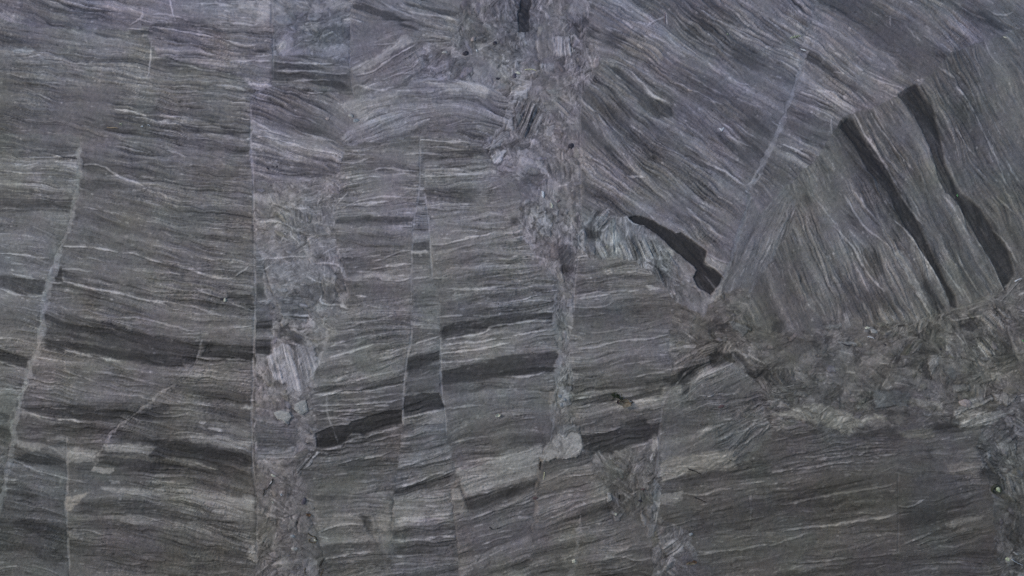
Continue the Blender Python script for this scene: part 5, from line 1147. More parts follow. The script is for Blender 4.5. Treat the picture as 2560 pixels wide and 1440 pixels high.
    if detailed:
        gr = rng.normal(size=(H, W)); tone += .06 * gr + .05 * unit(blur(rng.normal(size=(H, W)), 1)); hgt += .16 * gr + .30 * vnoise(X, Y, 5, 211) + .35 * fbm(X, Y, 11, 212); tone += .05 * vnoise(X, Y, 4.5, 213)
    tone = np.clip(tone * 1.1, -1.7, 1.25)
    tone = np.where(tone > .5, .5 + (tone - .5) * .8, tone)
    ta = np.clip(ta, -1.1, 1.1); tb = np.clip(tb, -1.1, 1.2)
    e = np.exp(tone)
    alb = np.stack([BASE[0] * e * (1 + .075 * tb + .03 * ta), BASE[1] * e * (1 + .02 * tb - .035 * ta), BASE[2] * e * (1 - .09 * tb + .04 * ta)], -1)
    return X, Y, hgt, alb, part

# ------------------------------------------------------------------ materials
def bounce_earth_material():
    m = bpy.data.materials.new("bounce_earth"); m.use_nodes = True
    n = m.node_tree.nodes; l = m.node_tree.links; b = n["Principled BSDF"]
    q = n.new("ShaderNodeTexNoise"); q.inputs["Scale"].default_value = 3; q.inputs["Detail"].default_value = 8
    g = n.new("ShaderNodeNewGeometry"); r = n.new("ShaderNodeValToRGB")
    r.color_ramp.elements[0].color = (.26, .205, .12, 1); r.color_ramp.elements[1].color = (.40, .32, .20, 1)
    l.new(g.outputs["Position"], q.inputs["Vector"]); l.new(q.outputs["Fac"], r.inputs["Fac"]); l.new(r.outputs["Color"], b.inputs["Base Color"])
    b.inputs["Roughness"].default_value = .95
    return m
def build_bounce_ground():
    """unseen sheet of dry earth, added below the picture to bounce warm light up"""
    xs = np.concatenate([-np.geomspace(30, .2, 24), np.geomspace(.2, 30, 24)]); V = []; F = []
    for y in xs:
        for x in xs: V.append((x, y, -.12 + .05 * math.sin(x * 1.7 + y) + .04 * math.sin(y * 2.3 - x * .6)))
    n = len(xs)
    for j in range(n - 1):
        for i in range(n - 1): F.append((j * n + i, j * n + i + 1, (j + 1) * n + i + 1, (j + 1) * n + i))
    me = bpy.data.meshes.new("bounce_ground"); me.from_pydata(V, [], F); me.update(); me.materials.append(bounce_earth_material())
    o = bpy.data.objects.new("bounce_ground", me); COL.objects.link(o); o["kind"] = "structure"
build_bounce_ground()
def stone_material():
    m = bpy.data.materials.new("slate_stone"); m.use_nodes = True
    n = m.node_tree.nodes; l = m.node_tree.links
    b = n["Principled BSDF"]
    at = n.new("ShaderNodeAttribute"); at.attribute_name = "mineral"
    geo = n.new("ShaderNodeNewGeometry")
    def noise(scale, det, rough=.6):
        q = n.new("ShaderNodeTexNoise"); q.inputs["Scale"].default_value = scale; q.inputs["Detail"].default_value = det; q.inputs["Roughness"].default_value = rough
        l.new(geo.outputs["Position"], q.inputs["Vector"]); return q
    g = noise(420, 3, .7)
    mr = n.new("ShaderNodeMapRange"); mr.inputs[1].default_value = .3; mr.inputs[2].default_value = .7; mr.inputs[3].default_value = .80; mr.inputs[4].default_value = 1.20
    l.new(g.outputs["Fac"], mr.inputs[0])
    mul = n.new("ShaderNodeVectorMath"); mul.operation = 'SCALE'
    l.new(at.outputs["Color"], mul.inputs[0]); l.new(mr.outputs[0], mul.inputs["Scale"])
    l.new(mul.outputs[0], b.inputs["Base Color"])
    r = noise(60, 3)
    rr = n.new("ShaderNodeMapRange"); rr.inputs[3].default_value = .48; rr.inputs[4].default_value = .75
    l.new(r.outputs["Fac"], rr.inputs[0]); l.new(rr.outputs[0], b.inputs["Roughness"])
    bm = n.new("ShaderNodeBump"); bm.inputs["Strength"].default_value = .7; bm.inputs["Distance"].default_value = .0012
    l.new(g.outputs["Fac"], bm.inputs["Height"]); l.new(bm.outputs[0], b.inputs["Normal"])
    b.inputs["Specular IOR Level"].default_value = .12
    return m
STONE = stone_material()

ROCK = bpy.data.objects.new("rock_face", None); COL.objects.link(ROCK)
ROCK.location = CENTRE; ROCK.empty_display_size = .2
ROCK["label"] = "whole dark grey layered rock face, broken by cracks, pale seams and crushed zones"
ROCK["category"] = "rock face"

def mesh_from_grid(name, P, alb, quads, parent):
    vid, inv = np.unique(quads.ravel(), return_inverse=True)
    me = bpy.data.meshes.new(name)
    co = P.reshape(-1, 3)[vid].astype(np.float32)
    nq = len(quads)
    me.vertices.add(len(vid)); me.vertices.foreach_set("co", co.ravel())
    me.loops.add(nq * 4); me.loops.foreach_set("vertex_index", inv.astype(np.int32).ravel())
    me.polygons.add(nq); me.polygons.foreach_set("loop_start", np.arange(0, nq * 4, 4, dtype=np.int32))
    me.polygons.foreach_set("use_smooth", np.ones(nq, bool))
    me.update(calc_edges=True)
    ca = me.attributes.new("mineral", 'FLOAT_COLOR', 'POINT')  # stone colour plus the light and shade painted into tone and tint
    rgba = np.ones((len(vid), 4), np.float32); rgba[:, :3] = alb.reshape(-1, 3)[vid]
    ca.data.foreach_set("color", rgba.ravel())
    me.materials.append(STONE)
    o = bpy.data.objects.new(name, me); COL.objects.link(o); o.parent = parent
    return o

def grid_quads(H, W):
    i = np.arange(H * W).reshape(H, W)
    return np.stack([i[1:, :-1], i[1:, 1:], i[:-1, 1:], i[:-1, :-1]], -1)

GX0, GX1, GY0, GY1, GS = -80, 2640, -80, 1520, 2.0
X, Y, HG, ALB, PART = synth(GX0, GX1, GY0, GY1, GS, True)
P = face_points(X, Y, HG)
Q = grid_quads(*X.shape); FP = PART[:-1, :-1]
made = {}
def build_part(k):
    if k in made: return made[k]
    name, label, host = PARTS[k]
    q = Q[FP == k]
    if len(q) == 0: return None
    par = ROCK
    if host is not None:
        par = build_part(host) or ROCK
    o = mesh_from_grid(name, P, ALB, q, par)
    if label: o["label"] = label
    made[k] = o
    return o
for k in range(len(PARTS)):
    if k == 0: continue
    build_part(k)
HFIELD = HG
def surf(px, py, h=0.0):
    """world position on the face at an image pixel"""
    j = int(np.clip((py - GY0) / GS, 0, HG.shape[0] - 1)); i = int(np.clip((px - GX0) / GS, 0, HG.shape[1] - 1))
    return CENTRE + face_points(np.array(float(px)), np.array(float(py)), np.array(HG[j, i] + h))
# the rock going on beyond the traced image area
X2, Y2, H2, A2, _ = synth(-2500, 5060, -1700, 3000, 14.0, False)
P2 = face_points(X2, Y2, H2 - np.where((X2 > GX0 + 15) & (X2 < GX1 - 15) & (Y2 > GY0 + 15) & (Y2 < GY1 - 15), 12.0, 0.6))
Q2 = grid_quads(*X2.shape)
keep = ~((X2[:-1, :-1] > GX0 + 30) & (X2[:-1, :-1] < GX1 - 46) & (Y2[:-1, :-1] > GY0 + 30) & (Y2[:-1, :-1] < GY1 - 46))
q2 = Q2[keep]
mesh_from_grid("surrounding_rock", P2, A2, q2, ROCK)

# ------------------------------------------------------------------ loose things lying on or caught in the rock face
def litter_material(name, c1, c2, scale=300, rough=.7):
    m = bpy.data.materials.new(name); m.use_nodes = True
    n = m.node_tree.nodes; l = m.node_tree.links; b = n["Principled BSDF"]
    g = n.new("ShaderNodeNewGeometry"); q = n.new("ShaderNodeTexNoise"); q.inputs["Scale"].default_value = scale; q.inputs["Detail"].default_value = 4
    r = n.new("ShaderNodeValToRGB"); r.color_ramp.elements[0].position = .32; r.color_ramp.elements[1].position = .68
    r.color_ramp.elements[0].color = (*c1, 1); r.color_ramp.elements[1].color = (*c2, 1)
    l.new(g.outputs["Position"], q.inputs["Vector"]); l.new(q.outputs["Fac"], r.inputs["Fac"]); l.new(r.outputs["Color"], b.inputs["Base Color"])
    bm = n.new("ShaderNodeBump"); bm.inputs["Strength"].default_value = .6; bm.inputs["Distance"].default_value = .0006
    l.new(q.outputs["Fac"], bm.inputs["Height"]); l.new(bm.outputs[0], b.inputs["Normal"])
    b.inputs["Roughness"].default_value = rough; b.inputs["Specular IOR Level"].default_value = .2
    return m
M = {
    'dark_stone': litter_material("dark_stone", (.022, .018, .022), (.050, .044, .050)),
    'purple_stone': litter_material("purple_stone", (.06, .05, .062), (.10, .088, .10)),
    'red_stone': litter_material("red_brown_stone", (.05, .032, .032), (.12, .075, .07)),
    'pale_stone': litter_material("pale_stone", (.22, .205, .185), (.36, .335, .30)),
    'blue_stone': litter_material("blue_grey_stone", (.17, .175, .175), (.27, .275, .27)),
    'pink_stone': litter_material("pinkish_stone", (.22, .18, .16), (.33, .27, .24)),
    'cream': litter_material("cream_mineral", (.36, .34, .25), (.56, .54, .43)),
    'white': litter_material("whitish_mineral", (.40, .40, .40), (.58, .57, .55)),
    'twig': litter_material("dark_bark", (.012, .010, .009), (.040, .034, .028), 500),
    'brown_twig': litter_material("brown_bark", (.055, .040, .020), (.12, .09, .05), 500),
    'red_twig': litter_material("reddish_bark", (.09, .055, .06), (.20, .13, .13), 500),
    'straw': litter_material("dry_straw", (.40, .36, .20), (.62, .58, .38), 500),
    'orange_straw': litter_material("tan_straw", (.22, .15, .08), (.36, .27, .17), 500),
    'dead_leaf': litter_material("dead_leaf_brown", (.10, .075, .05), (.24, .20, .14), 160),
    'rust_leaf': litter_material("rust_leaf", (.07, .035, .018), (.16, .09, .05), 200),
    'purple_leaf': litter_material("dark_dead_leaf", (.022, .016, .020), (.06, .045, .05), 200),
    'moss': litter_material("dark_moss", (.012, .018, .010), (.07, .085, .045), 500),
    'lichen': litter_material("pale_lichen", (.26, .28, .16), (.46, .47, .34), 260),
    'green': litter_material("fresh_green", (.12, .30, .12), (.22, .46, .20), 300),
    'shell': litter_material("dark_shell", (.020, .022, .014), (.06, .06, .045), 240),
    'kernel': litter_material("pale_green_kernel", (.24, .27, .15), (.44, .46, .32), 160),
}

class Spot:
    """a small frame standing on the face: x right, y down the face, h out of it, all in millimetres"""
    def __init__(s, px, py, lift=0.0):
        s.o = surf(px, py, lift)
        p0 = face_points(np.array(float(px)), np.array(float(py)), np.array(0.0))
        a = face_points(np.array(px + 5.0), np.array(float(py)), np.array(0.0)) - p0; b = face_points(np.array(float(px)), np.array(py + 5.0), np.array(0.0)) - p0
        s.x = a / np.linalg.norm(a); s.n = np.cross(b, a); s.n = s.n / np.linalg.norm(s.n)
        if s.n @ AN < 0: s.n = -s.n
        s.y = b / np.linalg.norm(b)
        s.px, s.py = px, py
    def v(s, x, y, h):
        return (s.x * x + s.y * y + s.n * h) / 1000.0

def lay(name, verts, faces, mat, sp, parent=None, label=None, cat=None, group=None, smooth=True):
    me = bpy.data.meshes.new(name); me.from_pydata([tuple(sp.v(*q)) for q in verts], [], faces); me.update()
    import bmesh
    bm = bmesh.new(); bm.from_mesh(me); bmesh.ops.recalc_face_normals(bm, faces=bm.faces); bm.to_mesh(me); bm.free()
    if smooth: me.polygons.foreach_set("use_smooth", [True] * len(me.polygons))
    me.materials.append(M[mat])
    o = bpy.data.objects.new(name, me); COL.objects.link(o)
    if parent is None: o.location = sp.o
    else: o.parent = parent
    if label: o["label"] = label
    if cat: o["category"] = cat
    if group: o["group"] = group
    return o

def pebble_shape(rx, ry, rh, rot, seed, nu=18, nv=10, sink=.45, rough=.16):
    r = random.Random(seed); ph = [r.uniform(0, 6.3) for _ in range(8)]; c, s = math.cos(math.radians(rot)), math.sin(math.radians(rot))
    V = []; Fc = []
    for j in range(nv + 1):
        th = math.pi * j / nv
        for i in range(nu):
            a = 2 * math.pi * i / nu
            k = 1 + rough * (math.sin(2 * a + ph[0]) * math.sin(th + ph[1]) + .7 * math.sin(3 * a + ph[2]) * math.sin(2 * th + ph[3]) + .5 * math.sin(5 * a + ph[4]) * math.sin(3 * th + ph[5]))
            ca, sa = math.cos(a), math.sin(a)
            sq = (abs(ca) ** 4 + abs(sa) ** 4) ** -.12
            x = rx * k * sq * ca * math.sin(th); y = ry * k * sq * sa * math.sin(th); h = rh * k * math.cos(th)
            V.append((x * c - y * s, x * s + y * c, h + rh * (1 - 2 * sink)))
    for j in range(nv):
        for i in range(nu):
            Fc.append((j * nu + i, j * nu + (i + 1) % nu, (j + 1) * nu + (i + 1) % nu, (j + 1) * nu + i))
    return V, Fc
def pebble(px, py, rx, ry, mat, label, rot=0, rh=None, name="pebble", cat="pebble", group=None):
    V, Fc = pebble_shape(rx, ry, rh or .6 * min(rx, ry), rot, int(px * 7 + py))
    return lay(name, V, Fc, mat, Spot(px, py), None, label, cat, group)

def flake(px, py, outline, thick, mat, label, tilt=(0, 0), name="stone_chip", cat="stone chip", group=None):
    """a splinter with an uneven top and a chamfered rim; outline in image pixels"""
    cx = sum(p[0] for p in outline) / len(outline); cy = sum(p[1] for p in outline) / len(outline)
    r = random.Random(int(cx * 3 + cy)); pts = []
    n = len(outline)
    for i in range(n):
        a, b = outline[i], outline[(i + 1) % n]
        for t in (0, .33, .66):
            pts.append((a[0] + (b[0] - a[0]) * t - cx + r.uniform(-.35, .35), a[1] + (b[1] - a[1]) * t - cy + r.uniform(-.35, .35)))
    m = len(pts); V = []
    for k, h in ((1.0, -.8), (1.0, thick * .55), (.72, thick), (.30, thick * 1.12)):
        for x, y in pts: V.append((x * k, y * k, h + x * tilt[0] + y * tilt[1] + (r.uniform(-.15, .15) * thick if h > 0 else 0)))
    Fc = [tuple(range(3 * m, 4 * m))]
    for j in range(3):
        for i in range(m): Fc.append((j * m + i, j * m + (i + 1) % m, (j + 1) * m + (i + 1) % m, (j + 1) * m + i))
    Fc.append(tuple(reversed(range(m))))
    return lay(name, V, Fc, mat, Spot(cx, cy), None, label, cat, group, smooth=False)

def tube(pts, rad, sp, lifts=None, seg=7):
    """points in image pixels -> a tapering knobbly stem following the rock"""
    p = smooth_line(pts, 2); V = []; Fc = []
    r = random.Random(int(p[0][0] * 5)); n = len(p)
    for i, (x, y) in enumerate(p):
        a = p[max(0, i - 1)]; b = p[min(n - 1, i + 1)]
        L = math.hypot(b[0] - a[0], b[1] - a[1]) or 1; ny, nx = (b[0] - a[0]) / L, -(b[1] - a[1]) / L
        q = i / (n - 1); rr = rad * (1 - .55 * q) * (1 + .18 * r.uniform(-1, 1)) * (.45 if i in (0, n - 1) else 1)
        w = surf(x, y) - sp.o; lx, ly, lh = (w @ sp.x) * 1000, (w @ sp.y) * 1000, (w @ sp.n) * 1000
        h = lh + rad * .8 + (lifts[0] + (lifts[1] - lifts[0]) * q if lifts else 0)
        for k in range(seg):
            t = 2 * math.pi * k / seg
            V.append((lx + nx * rr * math.cos(t), ly + ny * rr * math.cos(t), h + rr * math.sin(t)))
    for i in range(n - 1):
        for k in range(seg): Fc.append((i * seg + k, i * seg + (k + 1) % seg, (i + 1) * seg + (k + 1) % seg, (i + 1) * seg + k))
    Fc.append(tuple(range(seg))); Fc.append(tuple(range((n - 1) * seg, n * seg)))
    return V, Fc
def stick(pts, rad, mat, label, name="twig", cat="twig", lifts=None, group=None):
    sp = Spot(*pts[0]); V, Fc = tube(pts, rad, sp, lifts)
    return lay(name, V, Fc, mat, sp, None, label, cat, group)

def leaf_sheet(L, Wd, rot, curl, bend, thick=.5, nu=15, nv=9, seed=1):
    r = random.Random(seed); c, s = math.cos(math.radians(rot)), math.sin(math.radians(rot)); top = []; bot = []
    for i in range(nu):
        u = i / (nu - 1); w = Wd * (math.sin(math.pi * (u * .94 + .03)) ** .75)
        for j in range(nv):
            v = 2 * j / (nv - 1) - 1
            x = (u - .5) * L; y = v * w * (1 + .1 * math.sin(9 * u + 3 * v)); h = 1.2 + curl * v * v * Wd + bend * (u - .5) ** 2 * L + .8 * math.sin(11 * u + 5 * v + seed)
            q = (x * c - y * s, x * s + y * c)
            top.append((*q, h + thick)); bot.append((*q, h))
    V = top + bot; o = nu * nv; Fc = []
    for i in range(nu - 1):
        for j in range(nv - 1):
            a = i * nv + j; Fc.append((a, a + 1, a + nv + 1, a + nv)); Fc.append((o + a, o + a + nv, o + a + nv + 1, o + a + 1))
    edge = [i * nv for i in range(nu)] + [(nu - 1) * nv + j for j in range(1, nv)] + [i * nv + nv - 1 for i in range(nu - 2, -1, -1)] + [j for j in range(nv - 2, 0, -1)]
    for k in range(len(edge)):
        a, b = edge[k], edge[(k + 1) % len(edge)]; Fc.append((a, b, o + b, o + a))
    rib = [((u - .5) * L * c, (u - .5) * L * s, 1.2 + bend * (u - .5) ** 2 * L + thick + .4 + .8 * math.sin(11 * u + seed)) for u in [i / 9 for i in range(10)]]
    return V, Fc, rib
def rib_tube(rib, rad, seg=5):
    V = []; Fc = []
    for i, (x, y, h) in enumerate(rib):
        for k in range(seg):
            t = 6.2832 * k / seg; V.append((x + rad * .6 * math.cos(t), y + rad * math.cos(t), h + rad * math.sin(t)))
    for i in range(len(rib) - 1):
        for k in range(seg): Fc.append((i * seg + k, i * seg + (k + 1) % seg, (i + 1) * seg + (k + 1) % seg, (i + 1) * seg + k))
    return V, Fc
def leaf(px, py, L, Wd, rot, mat, label, curl=.5, bend=.4, rib_mat=None, seed=1, name="dead_leaf", cat="dead leaf"):
    sp = Spot(px, py, .4); V, Fc, rib = leaf_sheet(L, Wd, rot, curl, bend, seed=seed)
    if not rib_mat:
        return lay(name, V, Fc, mat, sp, None, label, cat)
    root = bpy.data.objects.new(name, None); COL.objects.link(root); root.location = sp.o; root.empty_display_size = .01
    root["label"] = label; root["category"] = cat
    lay("leaf_blade", V, Fc, mat, sp, root); V, Fc = rib_tube(rib, .9); lay("midrib", V, Fc, rib_mat, sp, root)
    return root

def tuft(px, py, w, h, n, mat, label, name, cat, long=5.0, fat=.7, rot=0):
    """many little blades or crumbs growing from one spot"""
    r = random.Random(int(px + py)); V = []; Fc = []; c, s = math.cos(math.radians(rot)), math.sin(math.radians(rot))
    for _ in range(n):
        a = r.gauss(0, .42) * w; b = r.gauss(0, .42) * h; x = a * c - b * s; y = a * s + b * c
        t = r.uniform(0, 6.28); L = long * r.uniform(.5, 1.2); dx, dy = math.cos(t) * L * .8, math.sin(t) * L * .8; hh = L * r.uniform(.25, .9); q = fat * r.uniform(.7, 1.3)
        i = len(V); nx, ny = -math.sin(t) * q, math.cos(t) * q
        V += [(x + nx, y + ny, -.3), (x - nx, y - ny, -.3), (x + dx * .5 - nx * .9, y + dy * .5 - ny * .9, hh * .8), (x + dx * .5 + nx * .9, y + dy * .5 + ny * .9, hh * .8), (x + dx, y + dy, hh), (x, y, .9 + q)]
        Fc += [(i, i + 1, i + 2, i + 3), (i + 3, i + 2, i + 4), (i, i + 3, i + 5), (i + 1, i + 5, i + 2), (i + 5, i + 3, i + 4), (i + 5, i + 4, i + 2)]
    return lay(name, V, Fc, mat, Spot(px, py), None, label, cat)

# the clump caught in the dark band
leaf(1562, 1003, 33, 11, 14, 'dead_leaf', "largest dead leaf, pale brown and curled, caught in the dark band beside the moss", .7, .35, 'rust_leaf', 3)
leaf(1546, 1003, 12, 5, 70, 'purple_leaf', "small purplish black leaf scrap between the moss tuft and the curled leaf", .4, .4, None, 5)
tuft(1540, 989, 17, 9, 90, 'moss', "dark green moss tuft on the left of the curled dead leaf", "moss_tuft", "moss", 6, .8, 20)
stick([(1575, 1000), (1583, 1003), (1577, 1008), (1560, 1014), (1558, 1019)], 1.3, 'twig', "dark curved stalk hooked under the curled dead leaf", "leaf_stalk", "leaf stalk")
# empty seed in the rubble at the right edge
sp = Spot(2490, 1222, .5)
root = bpy.data.objects.new("seed_husk", None); COL.objects.link(root); root.location = sp.o; root.empty_display_size = .01
root["label"] = "round dark seed husk with pale green inside, in the right edge rubble"; root["category"] = "seed husk"
V = []; Fc = []; nu = 28
prof = [(1.02, -1), (1.06, 3), (1.0, 6.2), (.88, 7.2), (.78, 6.2), (.74, 2.5), (.5, 1.2), (.02, 1.0)]
for k, h in prof:
    for i in range(nu):
        a = 6.2832 * i / nu; q = 1 + .04 * math.sin(3 * a) + .03 * math.sin(7 * a); V.append((14.5 * k * q * math.cos(a), 16.5 * k * q * math.sin(a), h + .6 * math.sin(2 * a + 1)))
for j in range(len(prof) - 1):
    for i in range(nu): Fc.append((j * nu + i, j * nu + (i + 1) % nu, (j + 1) * nu + (i + 1) % nu, (j + 1) * nu + i))
lay("husk_rim", V, Fc, 'shell', sp, root)
V, Fc = pebble_shape(6.5, 9.5, 4.5, 8, 5, sink=.3, rough=.2); lay("kernel", [(x + 5, y - .5, h + 1) for x, y, h in V], Fc, 'kernel', sp, root)
V, Fc = pebble_shape(3.2, 2, 2, 20, 8); lay("kernel", [(x + 1, y + 14, h + 3) for x, y, h in V], Fc, 'white', sp, root)
# twigs and scraps in the rubble column
stick([(770, 1332), (781, 1341), (792, 1342), (799, 1359), (786, 1357), (775, 1351), (783, 1345)], 1.5, 'brown_twig', "brown twig bent into a triangle near the bottom of the rubble column")
flake(788, 1349, [(784, 1346), (788, 1345), (793, 1351), (789, 1353), (785, 1351)], 2.2, 'cream', "cream chip inside the triangle of brown twig")
stick([(810, 1394), (808, 1404), (805, 1416)], 1.5, 'twig', "short dark twig standing upright right of the triangle twig")
stick([(763, 1419), (765, 1430), (772, 1437)], 1.3, 'brown_twig', "small hooked brown twig at the bottom of the rubble column")
stick([(797, 1450), (799, 1430), (800, 1422)], 1.4, 'brown_twig', "thin olive brown stem rising from the bottom edge")
leaf(772, 1285, 13, 5, 15, 'rust_leaf', "rust brown leaf scrap above the triangle twig", .5, .3, None, 7)
pebble(760, 1253, 7, 12, 'purple_stone', "upright purplish stone above the rust brown leaf scrap", 20, name="loose_stone", cat="stone")
pebble(732, 1340, 6.5, 7, 'blue_stone', "lilac grey round pebble left of the triangle twig")
pebble(736, 1371, 10, 7, 'pale_stone', "pale oval pebble below the lilac grey round one", -10)
pebble(755, 1387, 3.2, 1.8, 'dark_stone', "tiny black crumb below the triangle twig", 5)
flake(683, 1189, [(677, 1186), (681, 1184), (690, 1191), (688, 1194), (681, 1191)], 2.4, 'cream', "tan and white splinter high in the lower rubble column")
flake(703, 1236, [(700, 1233), (702, 1232), (706, 1239), (704, 1241)], 2, 'white', "thin white splinter leaning left in the rubble column")
flake(679, 1204, [(680, 1199), (682, 1201), (676, 1211), (673, 1213)], 2.2, 'white', "slim white splinter beside a black gap in the rubble column")
flake(681, 1254, [(679, 1253), (682, 1253), (684, 1259), (680, 1257)], 2, 'cream', "small cream crumb low in the rubble column")
stick([(681, 1197), (683, 1206), (676, 1216), (667, 1225)], 1.7, 'twig', "dark twig lying beside the slim white splinter")
stick([(660, 1224), (662, 1232), (660, 1238)], 1.5, 'twig', "stubby dark twig at the left of the rubble column")
flake(706, 1041, [(683, 1029), (700, 1023), (724, 1026), (730, 1040), (722, 1052), (717, 1060), (706, 1050), (693, 1047)], 3.5, 'pale_stone', "large pale angular stone at the left of the dark beds", (.06, .05), "loose_stone", "stone")
flake(753, 1018, [(737, 1008), (750, 1000), (764, 997), (768, 1012), (770, 1027), (760, 1034), (753, 1037), (744, 1030), (736, 1022)], 3.2, 'pale_stone', "pale stone touching the left end of the dark beds", (-.08, .05), "loose_stone", "stone")
# around the left half
flake(563, 751, [(563, 743), (567, 751), (564, 755), (559, 754), (560, 748)], 4, 'cream', "bright cream triangular chip at the end of a dark band on the left", (.1, .1))
flake(553, 747, [(549, 743), (557, 743), (557, 751), (550, 751)], 1.6, 'dark_stone', "dark square scrap left of the cream triangular chip")
stick([(556, 759), (556, 768)], 1.2, 'twig', "tiny dark stub under the cream triangular chip")
stick([(268, 319), (280, 317), (290, 315), (296, 315)], 1.6, 'orange_straw', "tan straw lying flat in the upper left", "straw", "straw")
tuft(302, 310, 5, 4, 16, 'lichen', "yellowish lichen dab at the right end of the tan straw", "lichen_patch", "lichen", 3, .8)
for (x, y, rx, ry), wd in zip([(670, 422, 3.4, 2.6), (682, 416, 3, 2.2), (692, 416, 3.2, 2)], ("leftmost", "middle", "rightmost")):
    pebble(x, y, rx, ry, 'dark_stone', wd + " of three black seeds on the blue grey dark band", name="black_seed", cat="seed", group="three black seeds on the dark band")
flake(356, 315, [(352, 315), (357, 313), (358, 316), (353, 318)], 2, 'white', "left of two small white chips in the upper left")
flake(371, 311, [(367, 312), (370, 309), (376, 313), (374, 314), (371, 311)], 2, 'white', "right of two small white chips in the upper left")
pebble(877, 290, 6.5, 5.5, 'pale_stone', "pale round pebble at the tip of the curved beds", 10)
pebble(890, 302, 8, 6, 'blue_stone', "blue grey pebble below the pale round one", -20)
pebble(820, 297, 6, 5, 'pink_stone', "pinkish pebble among the tilted beds", 0)
# upper middle crushed zone
pebble(1164, 133, 8, 8.5, 'dark_stone', "largest dark round pebble in the upper crushed zone", 20)
pebble(1237, 107, 4.6, 8, 'dark_stone', "narrow upright dark pebble in the upper crushed zone", 8)
pebble(1244, 196, 5.8, 4, 'dark_stone', "small oval black pebble beside the pale wavy beds", 5)
pebble(1286, 190, 6.8, 8, 'purple_stone', "dark egg shaped pebble under the yellowish shell scrap", -15)
flake(1295, 183, [(1288, 182), (1293, 178), (1298, 180), (1302, 187), (1295, 187)], 3, 'cream', "yellowish shell scrap on top of the dark egg shaped pebble", name="shell_scrap", cat="shell")
stick([(1312, 176), (1322, 174), (1332, 174), (1341, 177)], 1.5, 'straw', "bright curved straw right of the yellowish shell scrap", "straw", "straw")
pebble(1112, 130, 6.5, 6, 'pale_stone', "pale pebble left of the largest dark round pebble", 30)
pebble(1427, 366, 6.5, 8.5, 'dark_stone', "dark pointed pebble at the right of the crushed zone", 25)
pebble(1183, 99, 7, 8, 'pink_stone', "tan pebble above the largest dark round pebble", 10)
flake(1192, 126, [(1190, 122), (1193, 124), (1194, 130), (1190, 131)], 2.2, 'white', "white splinter right of the largest dark round pebble")
flake(1358, 487, [(1354, 477), (1360, 479), (1361, 492), (1358, 496), (1354, 491)], 3.4, 'white', "narrow whitish chip with a dark dent in the crushed zone")
pebble(1359, 488, 1.7, 2.6, 'rust_leaf', "dark hole of the narrow whitish chip, put in as a rust brown bead", 0, 3.2)  # the chip's dark hollow, added as a dark bead
flake(1380, 513, [(1375, 506), (1380, 509), (1383, 515), (1381, 521), (1377, 520), (1378, 513)], 3, 'cream', "pale bent splinter below the narrow whitish chip")
stick([(1393, 506), (1396, 504), (1400, 500)], 1.7, 'red_twig', "stubby reddish twig right of the pale bent splinter")
# upper right
stick([(1663, 32), (1666, 46), (1669, 60)], 1.3, 'red_twig', "thin upright reddish twig near the top edge")
tuft(1818, 87, 3, 3, 14, 'lichen', "small yellow lichen dot in the dark stripe near the top", "lichen_patch", "lichen", 3, .9)
tuft(1988, 94, 18, 5, 70, 'lichen', "long pale yellow lichen streak at the top of the thin seam", "lichen_patch", "lichen", 4, 1.1, -22)
flake(2011, 125, [(1999, 121), (2006, 124), (2014, 126), (2016, 130), (2008, 127)], 2, 'white', "whitish splinter below the long lichen streak")
pebble(1725, 227, 7, 3.6, 'pink_stone', "pinkish flat pebble lying along the slanting beds", 15)
flake(1803, 325, [(1796, 321), (1798, 321), (1803, 327), (1809, 319), (1811, 319), (1804, 331)], 1.6, 'white', "small white V shaped splinter on the slanting beds")
tuft(2395, 487, 2, 4, 10, 'green', "bright green plant bit in the right dark slot", "plant_bit", "plant", 3, .8)
tuft(2556, 851, 3, 3, 12, 'green', "bright green plant bit at the right edge", "plant_bit", "plant", 3, .8)
flake(2512, 94, [(2507, 91), (2514, 93), (2519, 97), (2512, 96)], 1.8, 'cream', "cream splinter near the top right corner")
# under the fan
flake(2168, 819, [(2161, 818), (2167, 816), (2175, 818), (2172, 822), (2163, 822)], 3, 'cream', "bright cream chip at the foot of the fan")
flake(2181, 827, [(2175, 823), (2184, 822), (2192, 828), (2188, 834), (2177, 832)], 3, 'pale_stone', "dull pale chip beside the bright cream chip")
stick([(2168, 841), (2176, 842), (2184, 844)], 1.6, 'white', "straight white splinter below the bright cream chip", "stone_splinter", "stone splinter")
pebble(2213, 862, 2.6, 2.2, 'dark_stone', "tiny dark hole, put in as a black speck, right of the straight white splinter")  # stands in for a dark hole in the rock
pebble(2351, 873, 3, 2.6, 'dark_stone', "tiny black pebble beside the long greenish slab", 0)
pebble(2413, 1007, 17, 11, 'pink_stone', "brownish grey stone in the rubble under the fan", 12, 5, "loose_stone", "stone")
flake(2115, 863, [(2102, 856), (2116, 862), (2126, 862), (2122, 865), (2108, 862)], 1.5, 'dark_stone', "thin black flake below the fan's left foot")
stick([(2536, 704), (2545, 698), (2553, 697)], 1.8, 'white', "curved white splinter at the lower end of the right slot", "stone_splinter", "stone splinter")
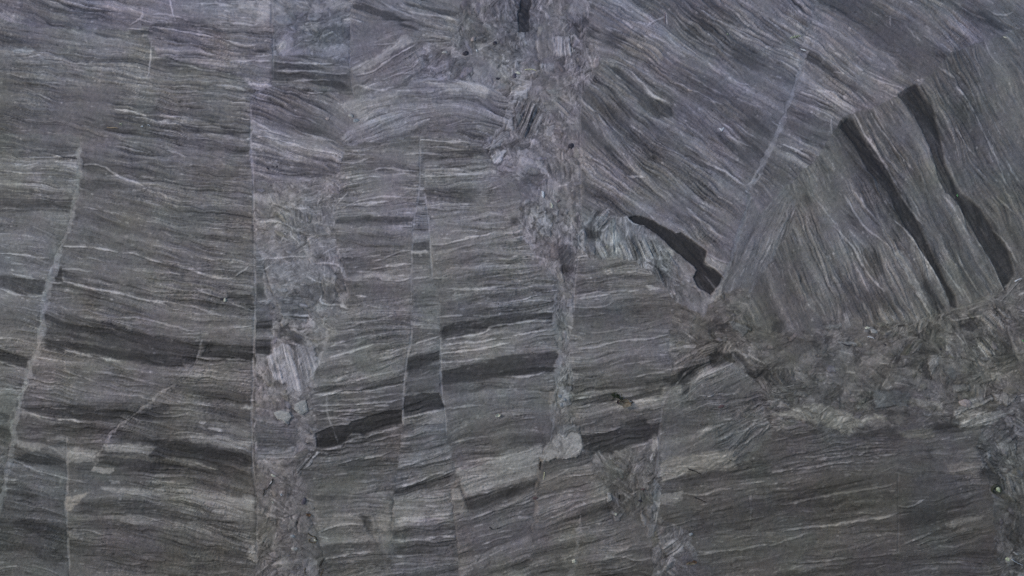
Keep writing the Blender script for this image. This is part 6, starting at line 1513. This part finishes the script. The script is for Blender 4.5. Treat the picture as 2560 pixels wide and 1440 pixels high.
# lower right
stick([(1720, 1171), (1734, 1175), (1750, 1182)], 1.6, 'twig', "black twig on the pale brownish bed")
stick([(1736, 1243), (1748, 1246), (1763, 1252)], 1.6, 'twig', "black twig on the dark block below the pale brownish bed")
flake(1827, 1149, [(1823, 1148), (1830, 1149), (1830, 1151), (1824, 1151)], 1.6, 'twig', "tiny black bark flake near the right end of the brownish bed", name="bark_flake", cat="bark")
stick([(1351, 1154), (1349, 1164), (1349, 1176)], 1.6, 'twig', "upright dark twig below the large pale knobbly block")
stick([(1361, 1180), (1360, 1190), (1358, 1199)], 1.2, 'straw', "pale curved straw below the upright dark twig", "straw", "straw")
pebble(1338, 1246, 6.5, 5.5, 'red_stone', "dark red pebble on the reddish seam", -15)
leaf(1727, 1406, 26, 7, -12, 'dead_leaf', "dull brown leaf litter in the crushed stone near the bottom edge", .4, .3, 'rust_leaf', 11)
leaf(1737, 1403, 13, 5, 30, 'rust_leaf', "small dark leaf scrap on the dull brown leaf litter", .5, .4, None, 13)
leaf(1245, 1036, 14, 4.5, -20, 'cream', "whitish curled scrap in the middle of the smooth beds", .8, .5, None, 15, "curled_scrap", "leaf scrap")
stick([(1223, 1316), (1228, 1319), (1232, 1323)], 1.4, 'twig', "left of two tiny dark twigs low in the middle")
stick([(1242, 1321), (1248, 1320), (1253, 1320)], 1.3, 'twig', "right of two tiny dark twigs low in the middle")
stick([(1247, 758), (1246, 768)], 1.3, 'twig', "tiny upright dark twig above the upper dark band")
for k, (x, y, q, mt, lb) in enumerate([(1403, 1011, 5, 'blue_stone', "lowest of three pale blue pebbles in the upright seam"), (1411, 998, 4.5, 'blue_stone', "right hand one of three pale blue pebbles in the upright seam"), (1399, 990, 5, 'blue_stone', "uppermost of three pale blue pebbles in the upright seam")]):
    pebble(x, y, q, q * .9, mt, lb, group="pale blue pebbles in the upright seam")
pebble(1727, 1336, 6, 6, 'blue_stone', "pale blue grey pebble above the dull brown leaf litter")
stick([(2528, 1396), (2533, 1402), (2540, 1407), (2548, 1409)], 1.6, 'white', "white curved splinter in the bottom right corner", "stone_splinter", "stone splinter")
flake(2520, 1396, [(2512, 1398), (2520, 1388), (2528, 1394), (2524, 1408), (2516, 1406)], 3, 'lichen', "greenish grey chip beside the white curved splinter", (.08, .1))
flake(2542, 1380, [(2530, 1378), (2537, 1376), (2548, 1387), (2540, 1390)], 3.4, 'pale_stone', "grey slab above the white curved splinter", (.05, .1))
flake(1438, 1400, [(1429, 1397), (1437, 1394), (1441, 1402), (1436, 1410), (1430, 1408)], 3, 'cream', "pale tan chip filling the bottom seam")
flake(1532, 1245, [(1517, 1232), (1527, 1232), (1531, 1248), (1525, 1255), (1519, 1250)], 3, 'pale_stone', "pale upright chip in the crushed patch under the dark band")
flake(1540, 1285, [(1536, 1278), (1543, 1282), (1541, 1289), (1537, 1287)], 2.6, 'cream', "yellowish chip at the foot of the crushed patch")
pebble(1600, 1252, 6, 4, 'dark_stone', "dark pebble in the crushed patch right of the pale upright chip", 40)
pebble(1608, 1222, 5, 4, 'red_stone', "rusty pebble in the crushed patch below the broad dark band", 0)
pebble(1803, 1015, 8, 4, 'red_stone', "rusty flat pebble on the brownish tilted block", -5)
